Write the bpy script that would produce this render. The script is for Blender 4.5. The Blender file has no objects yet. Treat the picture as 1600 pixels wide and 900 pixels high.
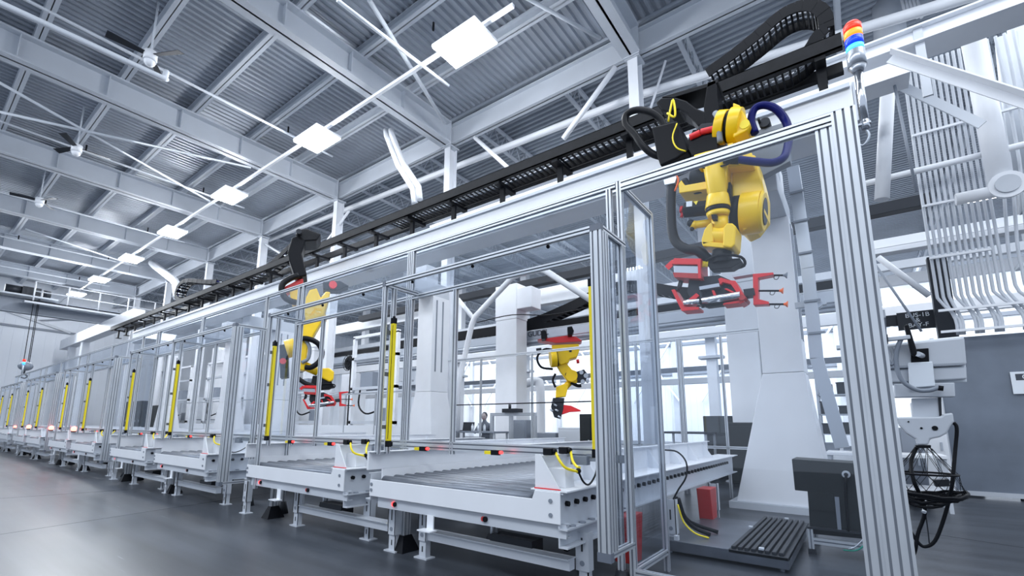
import bpy, math, random
from mathutils import Vector as V, Matrix
random.seed(7)
PI = math.pi
SC = bpy.context.scene
COL = SC.collection

# ---------------------------------------------------------------- camera
CAM_H = 1.25
YAW, PITCH, ROLL, F, CX, CY = -0.65487605, 0.16875094, 0.00785219, 730.79, 779.66, 539.44
def _basis():
    cy, sy, cp, sp = math.cos(YAW), math.sin(YAW), math.cos(PITCH), math.sin(PITCH)
    f = V((sy*cp, cy*cp, sp)); r = V((cy, -sy, 0)); u = r.cross(f)
    return r*math.cos(ROLL)+u*math.sin(ROLL), -r*math.sin(ROLL)+u*math.cos(ROLL), f
CR, CU, CF = _basis()
CAM = V((0, 0, CAM_H))
cam = bpy.data.cameras.new('camera'); cam_o = bpy.data.objects.new('camera', cam); COL.objects.link(cam_o)
cam.sensor_fit = 'HORIZONTAL'; cam.sensor_width = 36; cam.lens = F/1600*36
cam.shift_x = (800-CX)/1600; cam.shift_y = (CY-450)/1600
cam.clip_start = 0.05; cam.clip_end = 300
cam_o.matrix_world = Matrix(((CR.x, CU.x, -CF.x, 0), (CR.y, CU.y, -CF.y, 0), (CR.z, CU.z, -CF.z, CAM_H), (0, 0, 0, 1)))
SC.camera = cam_o

# ---------------------------------------------------------------- light and exposure
vs = SC.view_settings
vs.view_transform = 'Standard'; vs.look = 'None'; vs.exposure = 0.34; vs.gamma = 1; vs.use_curve_mapping = False
w = bpy.data.worlds.new('world'); SC.world = w; w.use_nodes = True
bg = w.node_tree.nodes['Background']; bg.inputs[0].default_value = (0.68, 0.78, 0.94, 1); bg.inputs[1].default_value = 0.75
def area(name, loc, sx, sy, power, rot=(0, 0, 0), col=(0.88, 0.935, 1.0)):
    l = bpy.data.lights.new(name, 'AREA'); l.shape = 'RECTANGLE'; l.size = sx; l.size_y = sy; l.energy = power; l.color = col
    o = bpy.data.objects.new(name, l); COL.objects.link(o); o.location = loc; o.rotation_euler = rot
    return o
area('hall_light_front', (-8, -3.5, 9.6), 30, 3, 1500, (math.radians(18), 0, 0))
area('hall_light_machine', (-12, 5.0, 9.7), 36, 3, 1100)
area('hall_light_rear', (-10, 15.5, 9.9), 40, 8, 2000)
area('fill_light_far', (-14, 33, 9.6), 50, 8, 6500, (math.radians(30), 0, 0))  # unseen fill light added to whiten the rear wall
area('fill_light_left', (-38, 2, 8.5), 4, 14, 900, (0, math.radians(-45), 0))  # unseen fill light added to brighten the far left end
area('hall_light_right', (5.5, 6, 9.0), 6, 12, 260, (0, math.radians(20), 0))

# ---------------------------------------------------------------- materials
def mat(name, col, rough=0.5, metal=0.0, emit=0, noise=0.0, nscale=6.0, stretch=(1, 1, 1), bump=0.0, spec=0.5):
    m = bpy.data.materials.new(name); m.use_nodes = True; nt = m.node_tree
    b = nt.nodes['Principled BSDF']
    b.inputs['Base Color'].default_value = (*col, 1); b.inputs['Roughness'].default_value = rough; b.inputs['Metallic'].default_value = metal
    b.inputs['Specular IOR Level'].default_value = spec
    if emit:
        b.inputs['Emission Color'].default_value = (*col, 1); b.inputs['Emission Strength'].default_value = emit
    if noise or bump:
        tc = nt.nodes.new('ShaderNodeTexCoord'); mp = nt.nodes.new('ShaderNodeMapping'); mp.inputs['Scale'].default_value = stretch
        nz = nt.nodes.new('ShaderNodeTexNoise'); nz.inputs['Scale'].default_value = nscale; nz.inputs['Detail'].default_value = 5
        nt.links.new(tc.outputs['Object'], mp.inputs[0]); nt.links.new(mp.outputs[0], nz.inputs['Vector'])
        if noise:
            cr = nt.nodes.new('ShaderNodeValToRGB'); cr.color_ramp.elements[0].position = 0.3; cr.color_ramp.elements[1].position = 0.7
            cr.color_ramp.elements[0].color = (*[c*(1-noise) for c in col], 1); cr.color_ramp.elements[1].color = (*[min(1, c*(1+noise)) for c in col], 1)
            nt.links.new(nz.outputs['Fac'], cr.inputs[0]); nt.links.new(cr.outputs[0], b.inputs['Base Color'])
        if bump:
            bp = nt.nodes.new('ShaderNodeBump'); bp.inputs['Strength'].default_value = bump; bp.inputs['Distance'].default_value = 0.02
            nt.links.new(nz.outputs['Fac'], bp.inputs['Height']); nt.links.new(bp.outputs[0], b.inputs['Normal'])
    return m
def glass_mat(name, tint, fac=0.08, rough=0.02):
    m = bpy.data.materials.new(name); m.use_nodes = True; nt = m.node_tree; nt.nodes.clear()
    out = nt.nodes.new('ShaderNodeOutputMaterial'); mx = nt.nodes.new('ShaderNodeMixShader')
    tr = nt.nodes.new('ShaderNodeBsdfTransparent'); tr.inputs[0].default_value = (*tint, 1)
    gl = nt.nodes.new('ShaderNodeBsdfGlossy'); gl.inputs['Roughness'].default_value = rough; gl.inputs['Color'].default_value = (0.9, 0.95, 1, 1)
    lw = nt.nodes.new('ShaderNodeLayerWeight'); lw.inputs['Blend'].default_value = 0.25
    mt = nt.nodes.new('ShaderNodeMath'); mt.operation = 'MULTIPLY_ADD'; mt.inputs[1].default_value = 0.13; mt.inputs[2].default_value = fac*0.4
    nt.links.new(lw.outputs['Fresnel'], mt.inputs[0]); nt.links.new(mt.outputs[0], mx.inputs[0])
    nt.links.new(tr.outputs[0], mx.inputs[1]); nt.links.new(gl.outputs[0], mx.inputs[2]); nt.links.new(mx.outputs[0], out.inputs[0])
    return m
M = dict(
    alu=mat('aluminium', (0.62, 0.65, 0.69), 0.36, 0.6, noise=0.06, nscale=3),
    slot=mat('slot_strip_shade', (0.24, 0.265, 0.31), 0.6),  # insert strip; its dark tone also puts recess shade into the slots
    capg=mat('grey_cap', (0.13, 0.15, 0.19), 0.5),
    white=mat('white_paint', (0.80, 0.825, 0.87), 0.38, noise=0.03, nscale=2),
    wgrey=mat('pale_grey_paint', (0.54, 0.575, 0.63), 0.42, noise=0.05, nscale=2),
    roofw=mat('roof_steel_paint', (0.56, 0.60, 0.66), 0.5, noise=0.04, nscale=1),
    deck=mat('roof_deck', (0.36, 0.395, 0.45), 0.38, 0.3, noise=0.15, nscale=0.5),
    wall=mat('wall_panel', (0.80, 0.84, 0.90), 0.6, noise=0.03, nscale=0.4),
    roller=mat('roller_steel', (0.17, 0.19, 0.225), 0.42, 0.6, noise=0.25, nscale=3, stretch=(1, 8, 8)),
    rail=mat('rail_steel', (0.30, 0.33, 0.38), 0.35, 0.7),
    tube=mat('silver_tube', (0.50, 0.54, 0.60), 0.30, 0.6),
    black=mat('black_plastic', (0.006, 0.007, 0.010), 0.42, spec=0.14),
    blacks=mat('black_satin', (0.009, 0.010, 0.013), 0.42, noise=0.3, nscale=8, spec=0.2),
    dark=mat('dark_steel', (0.028, 0.032, 0.040), 0.45, 0.2, spec=0.25),
    char=mat('charcoal_paint', (0.020, 0.024, 0.027), 0.5, noise=0.15, nscale=2, spec=0.25),
    grey=mat('mid_grey', (0.22, 0.25, 0.30), 0.5),
    panel=mat('panel_grey', (0.155, 0.185, 0.235), 0.55, noise=0.14, nscale=1.7, bump=0.1),
    yellow=mat('robot_yellow', (0.92, 0.60, 0.006), 0.34, noise=0.04, nscale=4),
    yellow2=mat('curtain_yellow', (0.90, 0.72, 0.01), 0.35),
    red=mat('red_paint', (0.72, 0.022, 0.028), 0.35),
    redd=mat('dark_red_paint', (0.45, 0.03, 0.03), 0.45),
    orange=mat('orange_rubber', (0.95, 0.16, 0.02), 0.4),
    blue=mat('blue_hose', (0.002, 0.005, 0.10), 0.3, spec=0.12),
    silver=mat('polished_steel', (0.66, 0.69, 0.74), 0.18, 0.95),
    lamp=mat('lamp_glow', (0.93, 0.96, 1.0), 0.5, emit=14),
    winb=mat('lit_panel', (0.90, 0.95, 1.0), 0.5, emit=1.1),
    ledr=mat('red_led', (1.0, 0.03, 0.03), 0.4, emit=3.5),
    ledR=mat('red_beacon', (1.0, 0.10, 0.07), 0.4, emit=9),
    lred=mat('orange_red_lens', (0.9, 0.03, 0.01), 0.3, emit=1.0),
    lora=mat('orange_lens', (1.0, 0.24, 0.02), 0.3, emit=1.4),
    lblu=mat('blue_lens', (0.002, 0.05, 0.75), 0.3, emit=0.6),
    lcya=mat('bright_blue_lens', (0.06, 0.36, 1.0), 0.3, emit=1.5),
    glass=glass_mat('clear_panel', (0.95, 0.965, 0.985)),
    skin=mat('skin', (0.42, 0.36, 0.36), 0.5), hair=mat('hair', (0.05, 0.05, 0.06), 0.6),
    cloth=mat('grey_shirt', (0.16, 0.18, 0.22), 0.8), green=mat('green_wire', (0.02, 0.30, 0.22), 0.5),
    screen=mat('screen_dark', (0.03, 0.035, 0.045), 0.2), ltext=mat('pale_letters', (0.75, 0.80, 0.86), 0.6), dtext=mat('dark_letters', (0.05, 0.06, 0.08), 0.6),
    box=mat('brown_board', (0.30, 0.17, 0.08), 0.7),
    steelplate=mat('steel_plate', (0.12, 0.135, 0.165), 0.35, 0.5, noise=0.2, nscale=4),
)
def floor_mat():
    m = bpy.data.materials.new('polished_floor'); m.use_nodes = True; nt = m.node_tree; b = nt.nodes['Principled BSDF']; L = nt.links.new
    tc = nt.nodes.new('ShaderNodeTexCoord')
    def nz(scale, st, det=5):
        mp = nt.nodes.new('ShaderNodeMapping'); mp.inputs['Scale'].default_value = st; n = nt.nodes.new('ShaderNodeTexNoise')
        n.inputs['Scale'].default_value = scale; n.inputs['Detail'].default_value = det; L(tc.outputs['Object'], mp.inputs[0]); L(mp.outputs[0], n.inputs['Vector']); return n
    a = nz(0.55, (1, 1, 1)); c = nz(1.1, (0.22, 3.6, 1)); s = nz(3.0, (0.5, 9, 1), 3)  # stretched layers put conveyor shadow bands and reflections into the mottled colour
    cr = nt.nodes.new('ShaderNodeValToRGB'); cr.color_ramp.elements[0].position = 0.32; cr.color_ramp.elements[1].position = 0.70
    cr.color_ramp.elements[0].color = (0.010, 0.012, 0.017, 1); cr.color_ramp.elements[1].color = (0.068, 0.080, 0.100, 1)
    mx = nt.nodes.new('ShaderNodeMix'); mx.data_type = 'FLOAT'; mx.inputs[0].default_value = 0.5
    L(a.outputs['Fac'], mx.inputs[2]); L(c.outputs['Fac'], mx.inputs[3]); L(mx.outputs[0], cr.inputs[0])
    cs = nt.nodes.new('ShaderNodeValToRGB'); cs.color_ramp.elements[0].position = 0.70; cs.color_ramp.elements[1].position = 0.80
    mc = nt.nodes.new('ShaderNodeMix'); mc.data_type = 'RGBA'; L(s.outputs['Fac'], cs.inputs[0]); L(cs.outputs[0], mc.inputs[0])
    L(cr.outputs[0], mc.inputs[6]); mc.inputs[7].default_value = (0.15, 0.17, 0.20, 1); L(mc.outputs[2], b.inputs['Base Color'])
    rr = nt.nodes.new('ShaderNodeMapRange'); rr.inputs[3].default_value = 0.26; rr.inputs[4].default_value = 0.44
    L(a.outputs['Fac'], rr.inputs[0]); L(rr.outputs[0], b.inputs['Roughness'])
    return m
M['floor'] = floor_mat()

# ---------------------------------------------------------------- mesh helpers
class MB:
    def __init__(s): s.v = []; s.f = []; s.m = []; s.sm = []; s.mats = []; s.cur = 0
    def use(s, m):
        if m not in s.mats: s.mats.append(m)
        s.cur = s.mats.index(m); return s
    def add(s, vs, fs, smooth=False, ms=None):
        o = len(s.v); s.v += [tuple(p) for p in vs]
        for i, f in enumerate(fs):
            s.f.append([o+k for k in f]); s.m.append(s.cur if ms is None else ms[i]); s.sm.append(smooth)
        return s
    def box(s, x0, x1, y0, y1, z0, z1):
        if x0 > x1: x0, x1 = x1, x0
        if y0 > y1: y0, y1 = y1, y0
        if z0 > z1: z0, z1 = z1, z0
        return s.add([(x0,y0,z0),(x1,y0,z0),(x1,y1,z0),(x0,y1,z0),(x0,y0,z1),(x1,y0,z1),(x1,y1,z1),(x0,y1,z1)],
                     [(0,3,2,1),(4,5,6,7),(0,1,5,4),(1,2,6,5),(2,3,7,6),(3,0,4,7)])
    def loft(s, A, B, smooth=False, caps=True):
        n = len(A); fs = [(i, (i+1) % n, n+(i+1) % n, n+i) for i in range(n)]
        if caps: fs += [tuple(range(n))[::-1], tuple(range(n, 2*n))]
        o = len(s.v); s.v += [tuple(p) for p in list(A)+list(B)]
        for i, f in enumerate(fs): s.f.append([o+k for k in f]); s.m.append(s.cur); s.sm.append(smooth and i < n)
        return s
    def cyl(s, a, b, r, r2=None, n=14, smooth=True, caps=True):
        a, b = V(a), V(b); r2 = r if r2 is None else r2; d = (b-a)
        if d.length < 1e-6: return s
        d.normalize(); u = d.orthogonal().normalized(); w_ = d.cross(u)
        ring = lambda c, q: [c+(u*math.cos(t)+w_*math.sin(t))*q for t in [2*PI*i/n for i in range(n)]]
        return s.loft(ring(a, r), ring(b, r2), smooth, caps)
    def bar(s, a, b, w_, h, up=(0, 0, 1)):
        a, b = V(a), V(b); d = (b-a).normalized(); up = V(up)
        if abs(d.dot(up)) > 0.98: up = V((1, 0, 0))
        sd = d.cross(up).normalized()*w_/2; uu = sd.cross(d).normalized()*h/2
        q = [sd+uu, -sd+uu, -sd-uu, sd-uu]
        return s.loft([a+k for k in q], [b+k for k in q])
    def tube(s, pts, r, n=10, closed=False, smooth_path=4):
        pts = [V(p) for p in pts]
        if smooth_path > 1 and len(pts) > 2:
            P = []; m_ = len(pts)
            for i in range(m_-1 if not closed else m_):
                p0 = pts[i-1] if (i > 0 or closed) else pts[0]*2-pts[1]
                p1 = pts[i]; p2 = pts[(i+1) % m_]; p3 = pts[(i+2) % m_] if (i+2 < m_ or closed) else pts[-1]*2-pts[-2]
                for k in range(smooth_path):
                    t = k/smooth_path
                    P.append(0.5*((2*p1)+(p2-p0)*t+(2*p0-5*p1+4*p2-p3)*t*t+(3*p1-p0-3*p2+p3)*t**3))
            if not closed: P.append(pts[-1])
            pts = P
        u = None; rings = []; m_ = len(pts)
        for i, p in enumerate(pts):
            a = pts[i-1] if (i > 0 or closed) else p; b = pts[(i+1) % m_] if (i < m_-1 or closed) else p
            d = (b-a).normalized()
            u = d.orthogonal().normalized() if u is None else (u-d*u.dot(d)).normalized()
            w_ = d.cross(u); rings.append([p+(u*math.cos(2*PI*k/n)+w_*math.sin(2*PI*k/n))*r for k in range(n)])
        o = len(s.v)
        for rg in rings: s.v += [tuple(q) for q in rg]
        R = m_ if closed else m_-1
        for i in range(R):
            j = (i+1) % m_
            for k in range(n):
                s.f.append([o+i*n+k, o+i*n+(k+1) % n, o+j*n+(k+1) % n, o+j*n+k]); s.m.append(s.cur); s.sm.append(True)
        if not closed:
            s.f.append([o+k for k in range(n)][::-1]); s.f.append([o+(m_-1)*n+k for k in range(n)]); s.m += [s.cur]*2; s.sm += [False]*2
        return s
    def prism(s, poly, off):
        A = [V(p) for p in poly]; return s.loft(A, [p+V(off) for p in A])
    def sphere(s, c, r, n=12, m_=8, sc=(1, 1, 1)):
        c = V(c); o = len(s.v)
        s.v.append(tuple(c+V((0, 0, r*sc[2]))))
        for i in range(1, m_):
            t = PI*i/m_
            for k in range(n):
                a = 2*PI*k/n; s.v.append(tuple(c+V((r*sc[0]*math.sin(t)*math.cos(a), r*sc[1]*math.sin(t)*math.sin(a), r*sc[2]*math.cos(t)))))
        s.v.append(tuple(c-V((0, 0, r*sc[2])))); e = len(s.v)-1
        def fa(f): s.f.append(f); s.m.append(s.cur); s.sm.append(True)
        for k in range(n): fa([o, o+1+k, o+1+(k+1) % n]); fa([e, e-n+(k+1) % n, e-n+k])
        for i in range(m_-2):
            for k in range(n):
                a = o+1+i*n+k; b = o+1+i*n+(k+1) % n; fa([a, a+n, b+n, b])
        return s
    # slotted aluminium profile along one axis: box extents with a T-slot every 45 mm on each long face
    def prof(s, x0, x1, y0, y1, z0, z1, ax):
        E = {'x': (x0, x1), 'y': (y0, y1), 'z': (z0, z1)}; o = [k for k in 'xyz' if k != ax]
        (a0, a1), (b0, b1) = E[o[0]], E[o[1]]
        def edge(p, q, nrm):
            L = abs(q[0]-p[0])+abs(q[1]-p[1]); n = max(1, round(L/0.045)); d = ((q[0]-p[0])/L, (q[1]-p[1])/L); out = [p]; fl = []
            for i in range(n):
                c = L*(i+0.5)/n; g = 0.0065; dp = 0.010
                for t, k in ((c-g, 0), (c-g, dp), (c+g, dp), (c+g, 0)):
                    out.append((p[0]+d[0]*t-nrm[0]*k, p[1]+d[1]*t-nrm[1]*k))
                fl += [0, 1, 1, 1]
            fl.append(0); return out, fl
        P = []; FL = []
        for p, q, nr in (((a0,b0),(a1,b0),(0,-1)), ((a1,b0),(a1,b1),(1,0)), ((a1,b1),(a0,b1),(0,1)), ((a0,b1),(a0,b0),(-1,0))):
            e, fl = edge(p, q, nr); P += e; FL += fl
        def mk(p, t):
            d = {o[0]: p[0], o[1]: p[1], ax: t}; return (d['x'], d['y'], d['z'])
        lo, hi = E[ax]; n = len(P)
        s.use('alu'); ia = s.cur; s.use('slot'); ib = s.cur; s.cur = ia
        fs = [(i, (i+1) % n, n+(i+1) % n, n+i) for i in range(n)]; ms = [ib if FL[i] else ia for i in range(n)]
        if ax == 'y': fs = [f[::-1] for f in fs]
        s.add([mk(p, lo) for p in P]+[mk(p, hi) for p in P], fs, False, ms)
        # flat caps just inside the ends
        for t in (lo, hi):
            s.add([mk(p, t) for p in ((a0,b0),(a1,b0),(a1,b1),(a0,b1))], [(0,1,2,3)])
        return s
    def build(s, name, m=None, parent=None, bevel=0, loc=None):
        me = bpy.data.meshes.new(name); me.from_pydata(s.v, [], s.f)
        names = s.mats if s.mats else [m]
        if m and s.mats and m not in s.mats: pass
        for k in names: me.materials.append(M[k])
        me.polygons.foreach_set('material_index', s.m); me.polygons.foreach_set('use_smooth', s.sm); me.update()
        o = bpy.data.objects.new(name, me); COL.objects.link(o)
        if parent: o.parent = parent
        if loc: o.location = loc
        if bevel:
            b = o.modifiers.new('bevel', 'BEVEL'); b.width = bevel; b.segments = 2; b.limit_method = 'ANGLE'; b.angle_limit = math.radians(40)
        return o
def thing(name, label, cat, loc=(0, 0, 0), group=None, rz=0):
    o = bpy.data.objects.new(name, None); COL.objects.link(o); o.empty_display_size = 0.1
    o.location = loc; o.rotation_euler = (0, 0, rz); o['label'] = label; o['category'] = cat
    if group: o['group'] = group
    return o
def tag(o, label, cat, group=None, kind=None):
    o['label'] = label; o['category'] = cat
    if group: o['group'] = group
    if kind: o['kind'] = kind
    return o
def struct(o): o['kind'] = 'structure'; return o
KIDS = {}
def copy_tree(o, parent=None):
    c = o.copy(); COL.objects.link(c)
    if parent: c.parent = parent
    for ch in list(o.children): copy_tree(ch, c)
    return c
def dup(root, loc, label, group=None):
    c = copy_tree(root); c.location = loc; c['label'] = label
    if group: c['group'] = group
    return c
def at(px, py, Y):            # where the sight line through a photo point meets the upright plane y = Y
    q = CR*((px-CX)/F)-CU*((py-CY)/F)+CF; return CAM+q*(Y/q.y)
def atz(px, py, Z):
    q = CR*((px-CX)/F)-CU*((py-CY)/F)+CF; return CAM+q*((Z-CAM_H)/q.z)
class Plane:                  # an upright working plane through P0 whose normal points back over the floor
    def __init__(s, P0, yaw=0): s.P = V(P0); s.n = V((math.sin(yaw), -math.cos(yaw), 0)); s.u = V((math.cos(yaw), math.sin(yaw), 0))
    def __call__(s, px, py, off=0):
        q = CR*((px-CX)/F)-CU*((py-CY)/F)+CF; return CAM+q*((s.P-CAM).dot(s.n)/q.dot(s.n))+s.n*off
    def k(s, px, py): return (s(px, py)-CAM).dot(CF)/F     # metres per photo pixel there
    def pr(s, mb, pts, o1, o2): return mb.prism([s(x, y, o1) for x, y in pts], s.n*(o2-o1))
ORD = ['nearest', 'second', 'third', 'fourth', 'fifth', 'sixth', 'seventh', 'eighth', 'ninth', 'tenth', 'eleventh', 'twelfth', 'thirteenth', 'fourteenth', 'fifteenth', 'sixteenth', 'seventeenth', 'eighteenth']

# ================================================================ THE HALL
struct(MB().box(-46, 12, -9, 40, -0.15, 0).build('floor', 'floor'))
def seam(n, a, b):
    struct(MB().bar(atz(*a, .0006), atz(*b, .0006), .014, .001).build('trim_%d' % n, 'dark'))
seam(1, (-60, 783), (215, 764)); seam(2, (455, 765), (0, 835)); seam(3, (1430, 830), (1640, 862))
# end wall far to the left, with sheet ribs
wb = MB().box(-46.2, -46, -9, 40, 0, 11.2)
for i in range(88): wb.box(-46, -45.97, -9+i*0.55, -8.96+i*0.55, 0, 11.2)
struct(wb.build('wall_left', 'wall'))
wb = MB().box(-46.2, 12, 40, 40.2, 0, 11.6)
for i in range(116): wb.box(-46+i*0.5, -45.96+i*0.5, 39.97, 40, 0, 11.4)
struct(wb.build('wall_rear', 'wall'))
# corrugated roof deck: ribs run across the hall over the machine bay, along it over the rear bay
def corrugated(a0, a1, b0, b1, z, step, h, swap):
    mb = MB(); P = []; a = a0
    while a < a1:
        P += [(a, z), (a+step*.34, z), (a+step*.5, z-h), (a+step*.84, z-h)]; a += step
    n = len(P); f = (lambda p, b: (b, p[0], p[1])) if swap else (lambda p, b: (p[0], b, p[1]))
    mb.add([f(p, b0) for p in P]+[f(p, b1) for p in P], [(i, i+1, n+i+1, n+i) for i in range(n-1)])
    return mb
struct(corrugated(-46, 12, -9, 9.9, 11.08, 0.2, 0.06, False).build('ceiling', 'deck'))
struct(corrugated(9.9, 40, -46, 12, 11.08, 0.2, 0.06, True).build('ceiling_rear', 'deck'))

# roof girders across the bay and their columns
def ibeam(mb, p0, p1, fw, h, tf, tw):       # z is the underside; along x or y
    (x0, y0, z0), (x1, y1, _) = p0, p1
    if abs(x1-x0) > abs(y1-y0):
        mb.box(x0, x1, y0-fw/2, y0+fw/2, z0, z0+tf).box(x0, x1, y0-fw/2, y0+fw/2, z0+h-tf, z0+h).box(x0, x1, y0-tw/2, y0+tw/2, z0, z0+h)
    else:
        mb.box(x0-fw/2, x0+fw/2, y0, y1, z0, z0+tf).box(x0-fw/2, x0+fw/2, y0, y1, z0+h-tf, z0+h).box(x0-tw/2, x0+tw/2, y0, y1, z0, z0+h)
    return mb
GX = [-3.55-6.1*i for i in range(7)]
for i, x in enumerate(GX):
    o = ibeam(MB(), (x, -9, 10.0), (x, 9.72, 10), 0.44, 0.74, 0.05, 0.05)
    for k in range(10): o.box(x-0.17, x+0.17, -8+k*1.76-0.01, -8+k*1.76+0.01, 10.05, 10.7)
    o.box(x-0.2, x+0.2, 9.70, 9.74, 9.98, 10.78)
    tag(o.build('roof_girder', 'roofw'), 'deep painted steel roof girder across the bay, %s from the right end' % (ORD[i] if i else 'first'), 'beam', 'roof girders')
for i, x in enumerate(GX):
    r = thing('building_column', 'white steel building column under the %s roof girder from the right' % (ORD[i] if i else 'first'), 'column', (x, 9.95, 0), 'building columns')
    mb = MB().box(-.12, .12, -.16, -.145, 0, 10.0).box(-.12, .12, .145, .16, 0, 10.0).box(-.01, .01, -.15, .15, 0, 10.0)
    mb.build('shaft', 'white', r); MB().box(-.2, .2, -.22, .22, 0, .03).build('base_plate', 'wgrey', r); MB().box(-.18, .18, -.2, .2, 9.96, 10.0).build('cap_plate', 'wgrey', r)
PY = [-7.7+1.76*i for i in range(10)]
for i, y in enumerate(PY):
    o = ibeam(MB(), (-46, y, 10.74), (12, y, 0), 0.2, 0.28, 0.02, 0.02)
    tag(o.build('roof_purlin', 'roofw'), 'long roof purlin along the bay, %s from the column line' % (ORD[9-i] if i < 9 else 'nearest'), 'beam', 'roof purlins')
o = ibeam(MB(), (-46, 9.92, 10.05), (12, 0, 0), 0.24, 0.66, 0.03, 0.03)
tag(o.build('eave_beam', 'roofw'), 'white longitudinal beam tying the column heads together', 'beam')
# open-web joists over the rear bay
for i in range(16):
    x = 3.5-3.05*i; r = thing('roof_joist', 'thin lattice joist of the rear bay roof, %s from the right' % (ORD[i] if i else 'first'), 'joist', (x, 10.1, 10.3), 'lattice joists')
    mb = MB(); mb.box(-.05, .05, 0, 29.8, .62, .70); mb.build('top_chord', 'roofw', r)
    MB().box(-.05, .05, 0, 29.8, 0, .06).build('bottom_chord', 'roofw', r)
    mb = MB()
    for k in range(49): mb.cyl((0, k*.6, .03), (0, k*.6+.3, .65), .014, n=6).cyl((0, k*.6+.3, .65), (0, k*.6+.6, .03), .014, n=6)
    mb.build('web', 'roofw', r)
# diagonal roof rods, seen in the photo between the girders
for k, (a, b, z, r_) in enumerate((((577, 0), (695, 192), 9.95, .06), ((527, 0), (701, 134), 9.5, .045), ((-40, 166), (392, 262), 9.7, .045), ((-40, 107), (345, 324), 9.7, .045), ((40, 358), (220, 418), 9.7, .045), ((810, -10), (938, 60), 10.2, .05))):
    nm = ['diagonal roof brace running down to the second column head', 'thin conduit ending beside the largest ceiling light', 'long pale roof rod at the upper left, flatter of the crossing pair', 'long pale roof rod at the upper left, steeper of the crossing pair', 'short pale roof rod in front of the small far lights', 'roof brace beside the right hand girder at the top'][k]
    tag(MB().cyl(atz(*a, z), atz(*b, z), r_*.85, n=10).build('roof_brace', 'roofw'), nm, 'brace')
# pipes across the bay with sprinkler drops
for i in range(6):
    x = -12.75-6.1*i+6.1; mb = MB().cyl((x, -8, 9.75), (x, 7.7 if i else 5.0, 9.75), .035, n=8)
    tag_ = thing('sprinkler_pipe', 'thin white sprinkler pipe across the bay with black drops, %s from the right' % (ORD[i] if i else 'first'), 'pipe', (0, 0, 0), 'sprinkler pipes')
    mb.build('pipe', 'roofw', tag_)
    for k in range(4): MB().cyl((x, -4+k*3.4, 9.78), (x, -4+k*3.4, 9.98), .025, n=8).build('sprinkler_head', 'black', tag_)
o = MB().tube([atz(-90, -35, 8.7), atz(0, 5, 8.7), atz(120, 60, 8.7), atz(248, 119, 8.7), atz(257, 121, 8.75), atz(260, 112, 9.0)], .06, smooth_path=4).build('gas_pipe', 'roofw')
tag(o, 'thick white pipe at the top left that turns up beside the fan', 'pipe')
# conduit that carries the lights
tag(MB().box(-46, -4.8, 6.6, 6.68, 9.60, 9.68).build('light_track', 'white'), 'long white channel carrying the row of ceiling lights', 'track')
L0 = [atz(x, y, 9.45) for x, y in ((722, 66), (486, 213), (345, 301), (255, 359), (190, 401), (142, 434), (105, 457))]
LN = ['largest', 'second largest', 'third largest', 'fourth largest', 'fifth largest', 'sixth largest', 'smallest']
for i, p in enumerate(L0):
    r = thing('ceiling_light', '%s glowing high bay ceiling light in the long row' % LN[i], 'light', (p.x, 6.64, 9.42), 'high bay lights')
    MB().box(-.62, .62, -.40, .40, .02, .09).build('housing', 'white', r, bevel=.01)
    MB().box(-.60, .60, -.38, .38, -.005, .02).build('diffuser', 'lamp', r)
    mb = MB()
    for sx in (-.45, .45): mb.cyl((sx, 0, .09), (sx, 0, .20), .012, n=6)
    mb.build('hanger', 'white', r)
    l = bpy.data.lights.new('lamp_glare', 'POINT'); l.energy = 230; l.shadow_soft_size = .33; l.color = (.94, .965, 1)  # point light added below the diffuser for round glare and ceiling spill
    lo = bpy.data.objects.new('lamp_glare', l); COL.objects.link(lo); lo.parent = r; lo.location = (0, 0, -.36)
# ceiling fans
for i, (x, y) in enumerate(((235, 88), (120, 232), (62, 314))):
    p = atz(x, y, 9.3)
    r = thing('ceiling_fan', ['large dark bladed ceiling fan at the top left', 'middle one of the three dark ceiling fans', 'farthest and smallest dark ceiling fan at the left edge'][i], 'fan', p, 'ceiling fans', rz=.5+i)
    MB().cyl((0, 0, -.12), (0, 0, .1), .13, n=16).sphere((0, 0, -.14), .11).build('hub', 'white', r)
    MB().cyl((0, 0, .1), (0, 0, 1.4), .02, n=8).build('down_rod', 'roofw', r)
    for k in range(3):
        a = k*2*PI/3; c, s = math.cos(a), math.sin(a); q = lambda t, w_, z: (c*t-s*w_, s*t+c*w_, z)
        MB().loft([q(.12, -.05, 0), q(.12, .05, .03), q(.12, .05, .045), q(.12, -.05, .015)], [q(.78, -.09, -.02), q(.78, .09, .03), q(.78, .09, .04), q(.78, -.09, -.01)]).build('blade', 'dark', r)
# travelling crane bridge, walkway and hook far left
cr = thing('bridge_crane', 'grey overhead crane bridge with a white railed walkway at the far left', 'crane', (-34, 0, 0))
ibeam(MB(), (0, -9, 6.75), (0, 9.4, 6.75), .35, .8, .04, .04).build('bridge_girder', 'grey', cr)
MB().box(.2, .95, 3.6, 9.3, 7.30, 7.36).box(.9, .95, 3.6, 9.3, 7.20, 7.36).build('walkway', 'wgrey', cr)
mb = MB()
for k in range(5): mb.cyl((.92, 3.9+k*1.3, 7.3), (.92, 3.9+k*1.3, 8.35), .035, n=8)
mb.build('rail_post', 'white', cr)
for z in (7.85, 8.35): MB().cyl((.92, 3.9, z), (.92, 9.1, z), .03, n=8).build('hand_rail', 'white', cr)
mb = MB().use('dark').cyl((.2, 2.9, 7.9), (.2, 3.5, 7.9), .22).box(.0, .5, 3.5, 4.2, 7.7, 8.1).cyl((.2, 4.3, 7.85), (.2, 4.6, 7.85), .25).use('wgrey').box(-.3, .6, 2.6, 4.9, 7.58, 7.66)
mb.build('hoist', 'dark', cr)
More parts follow.
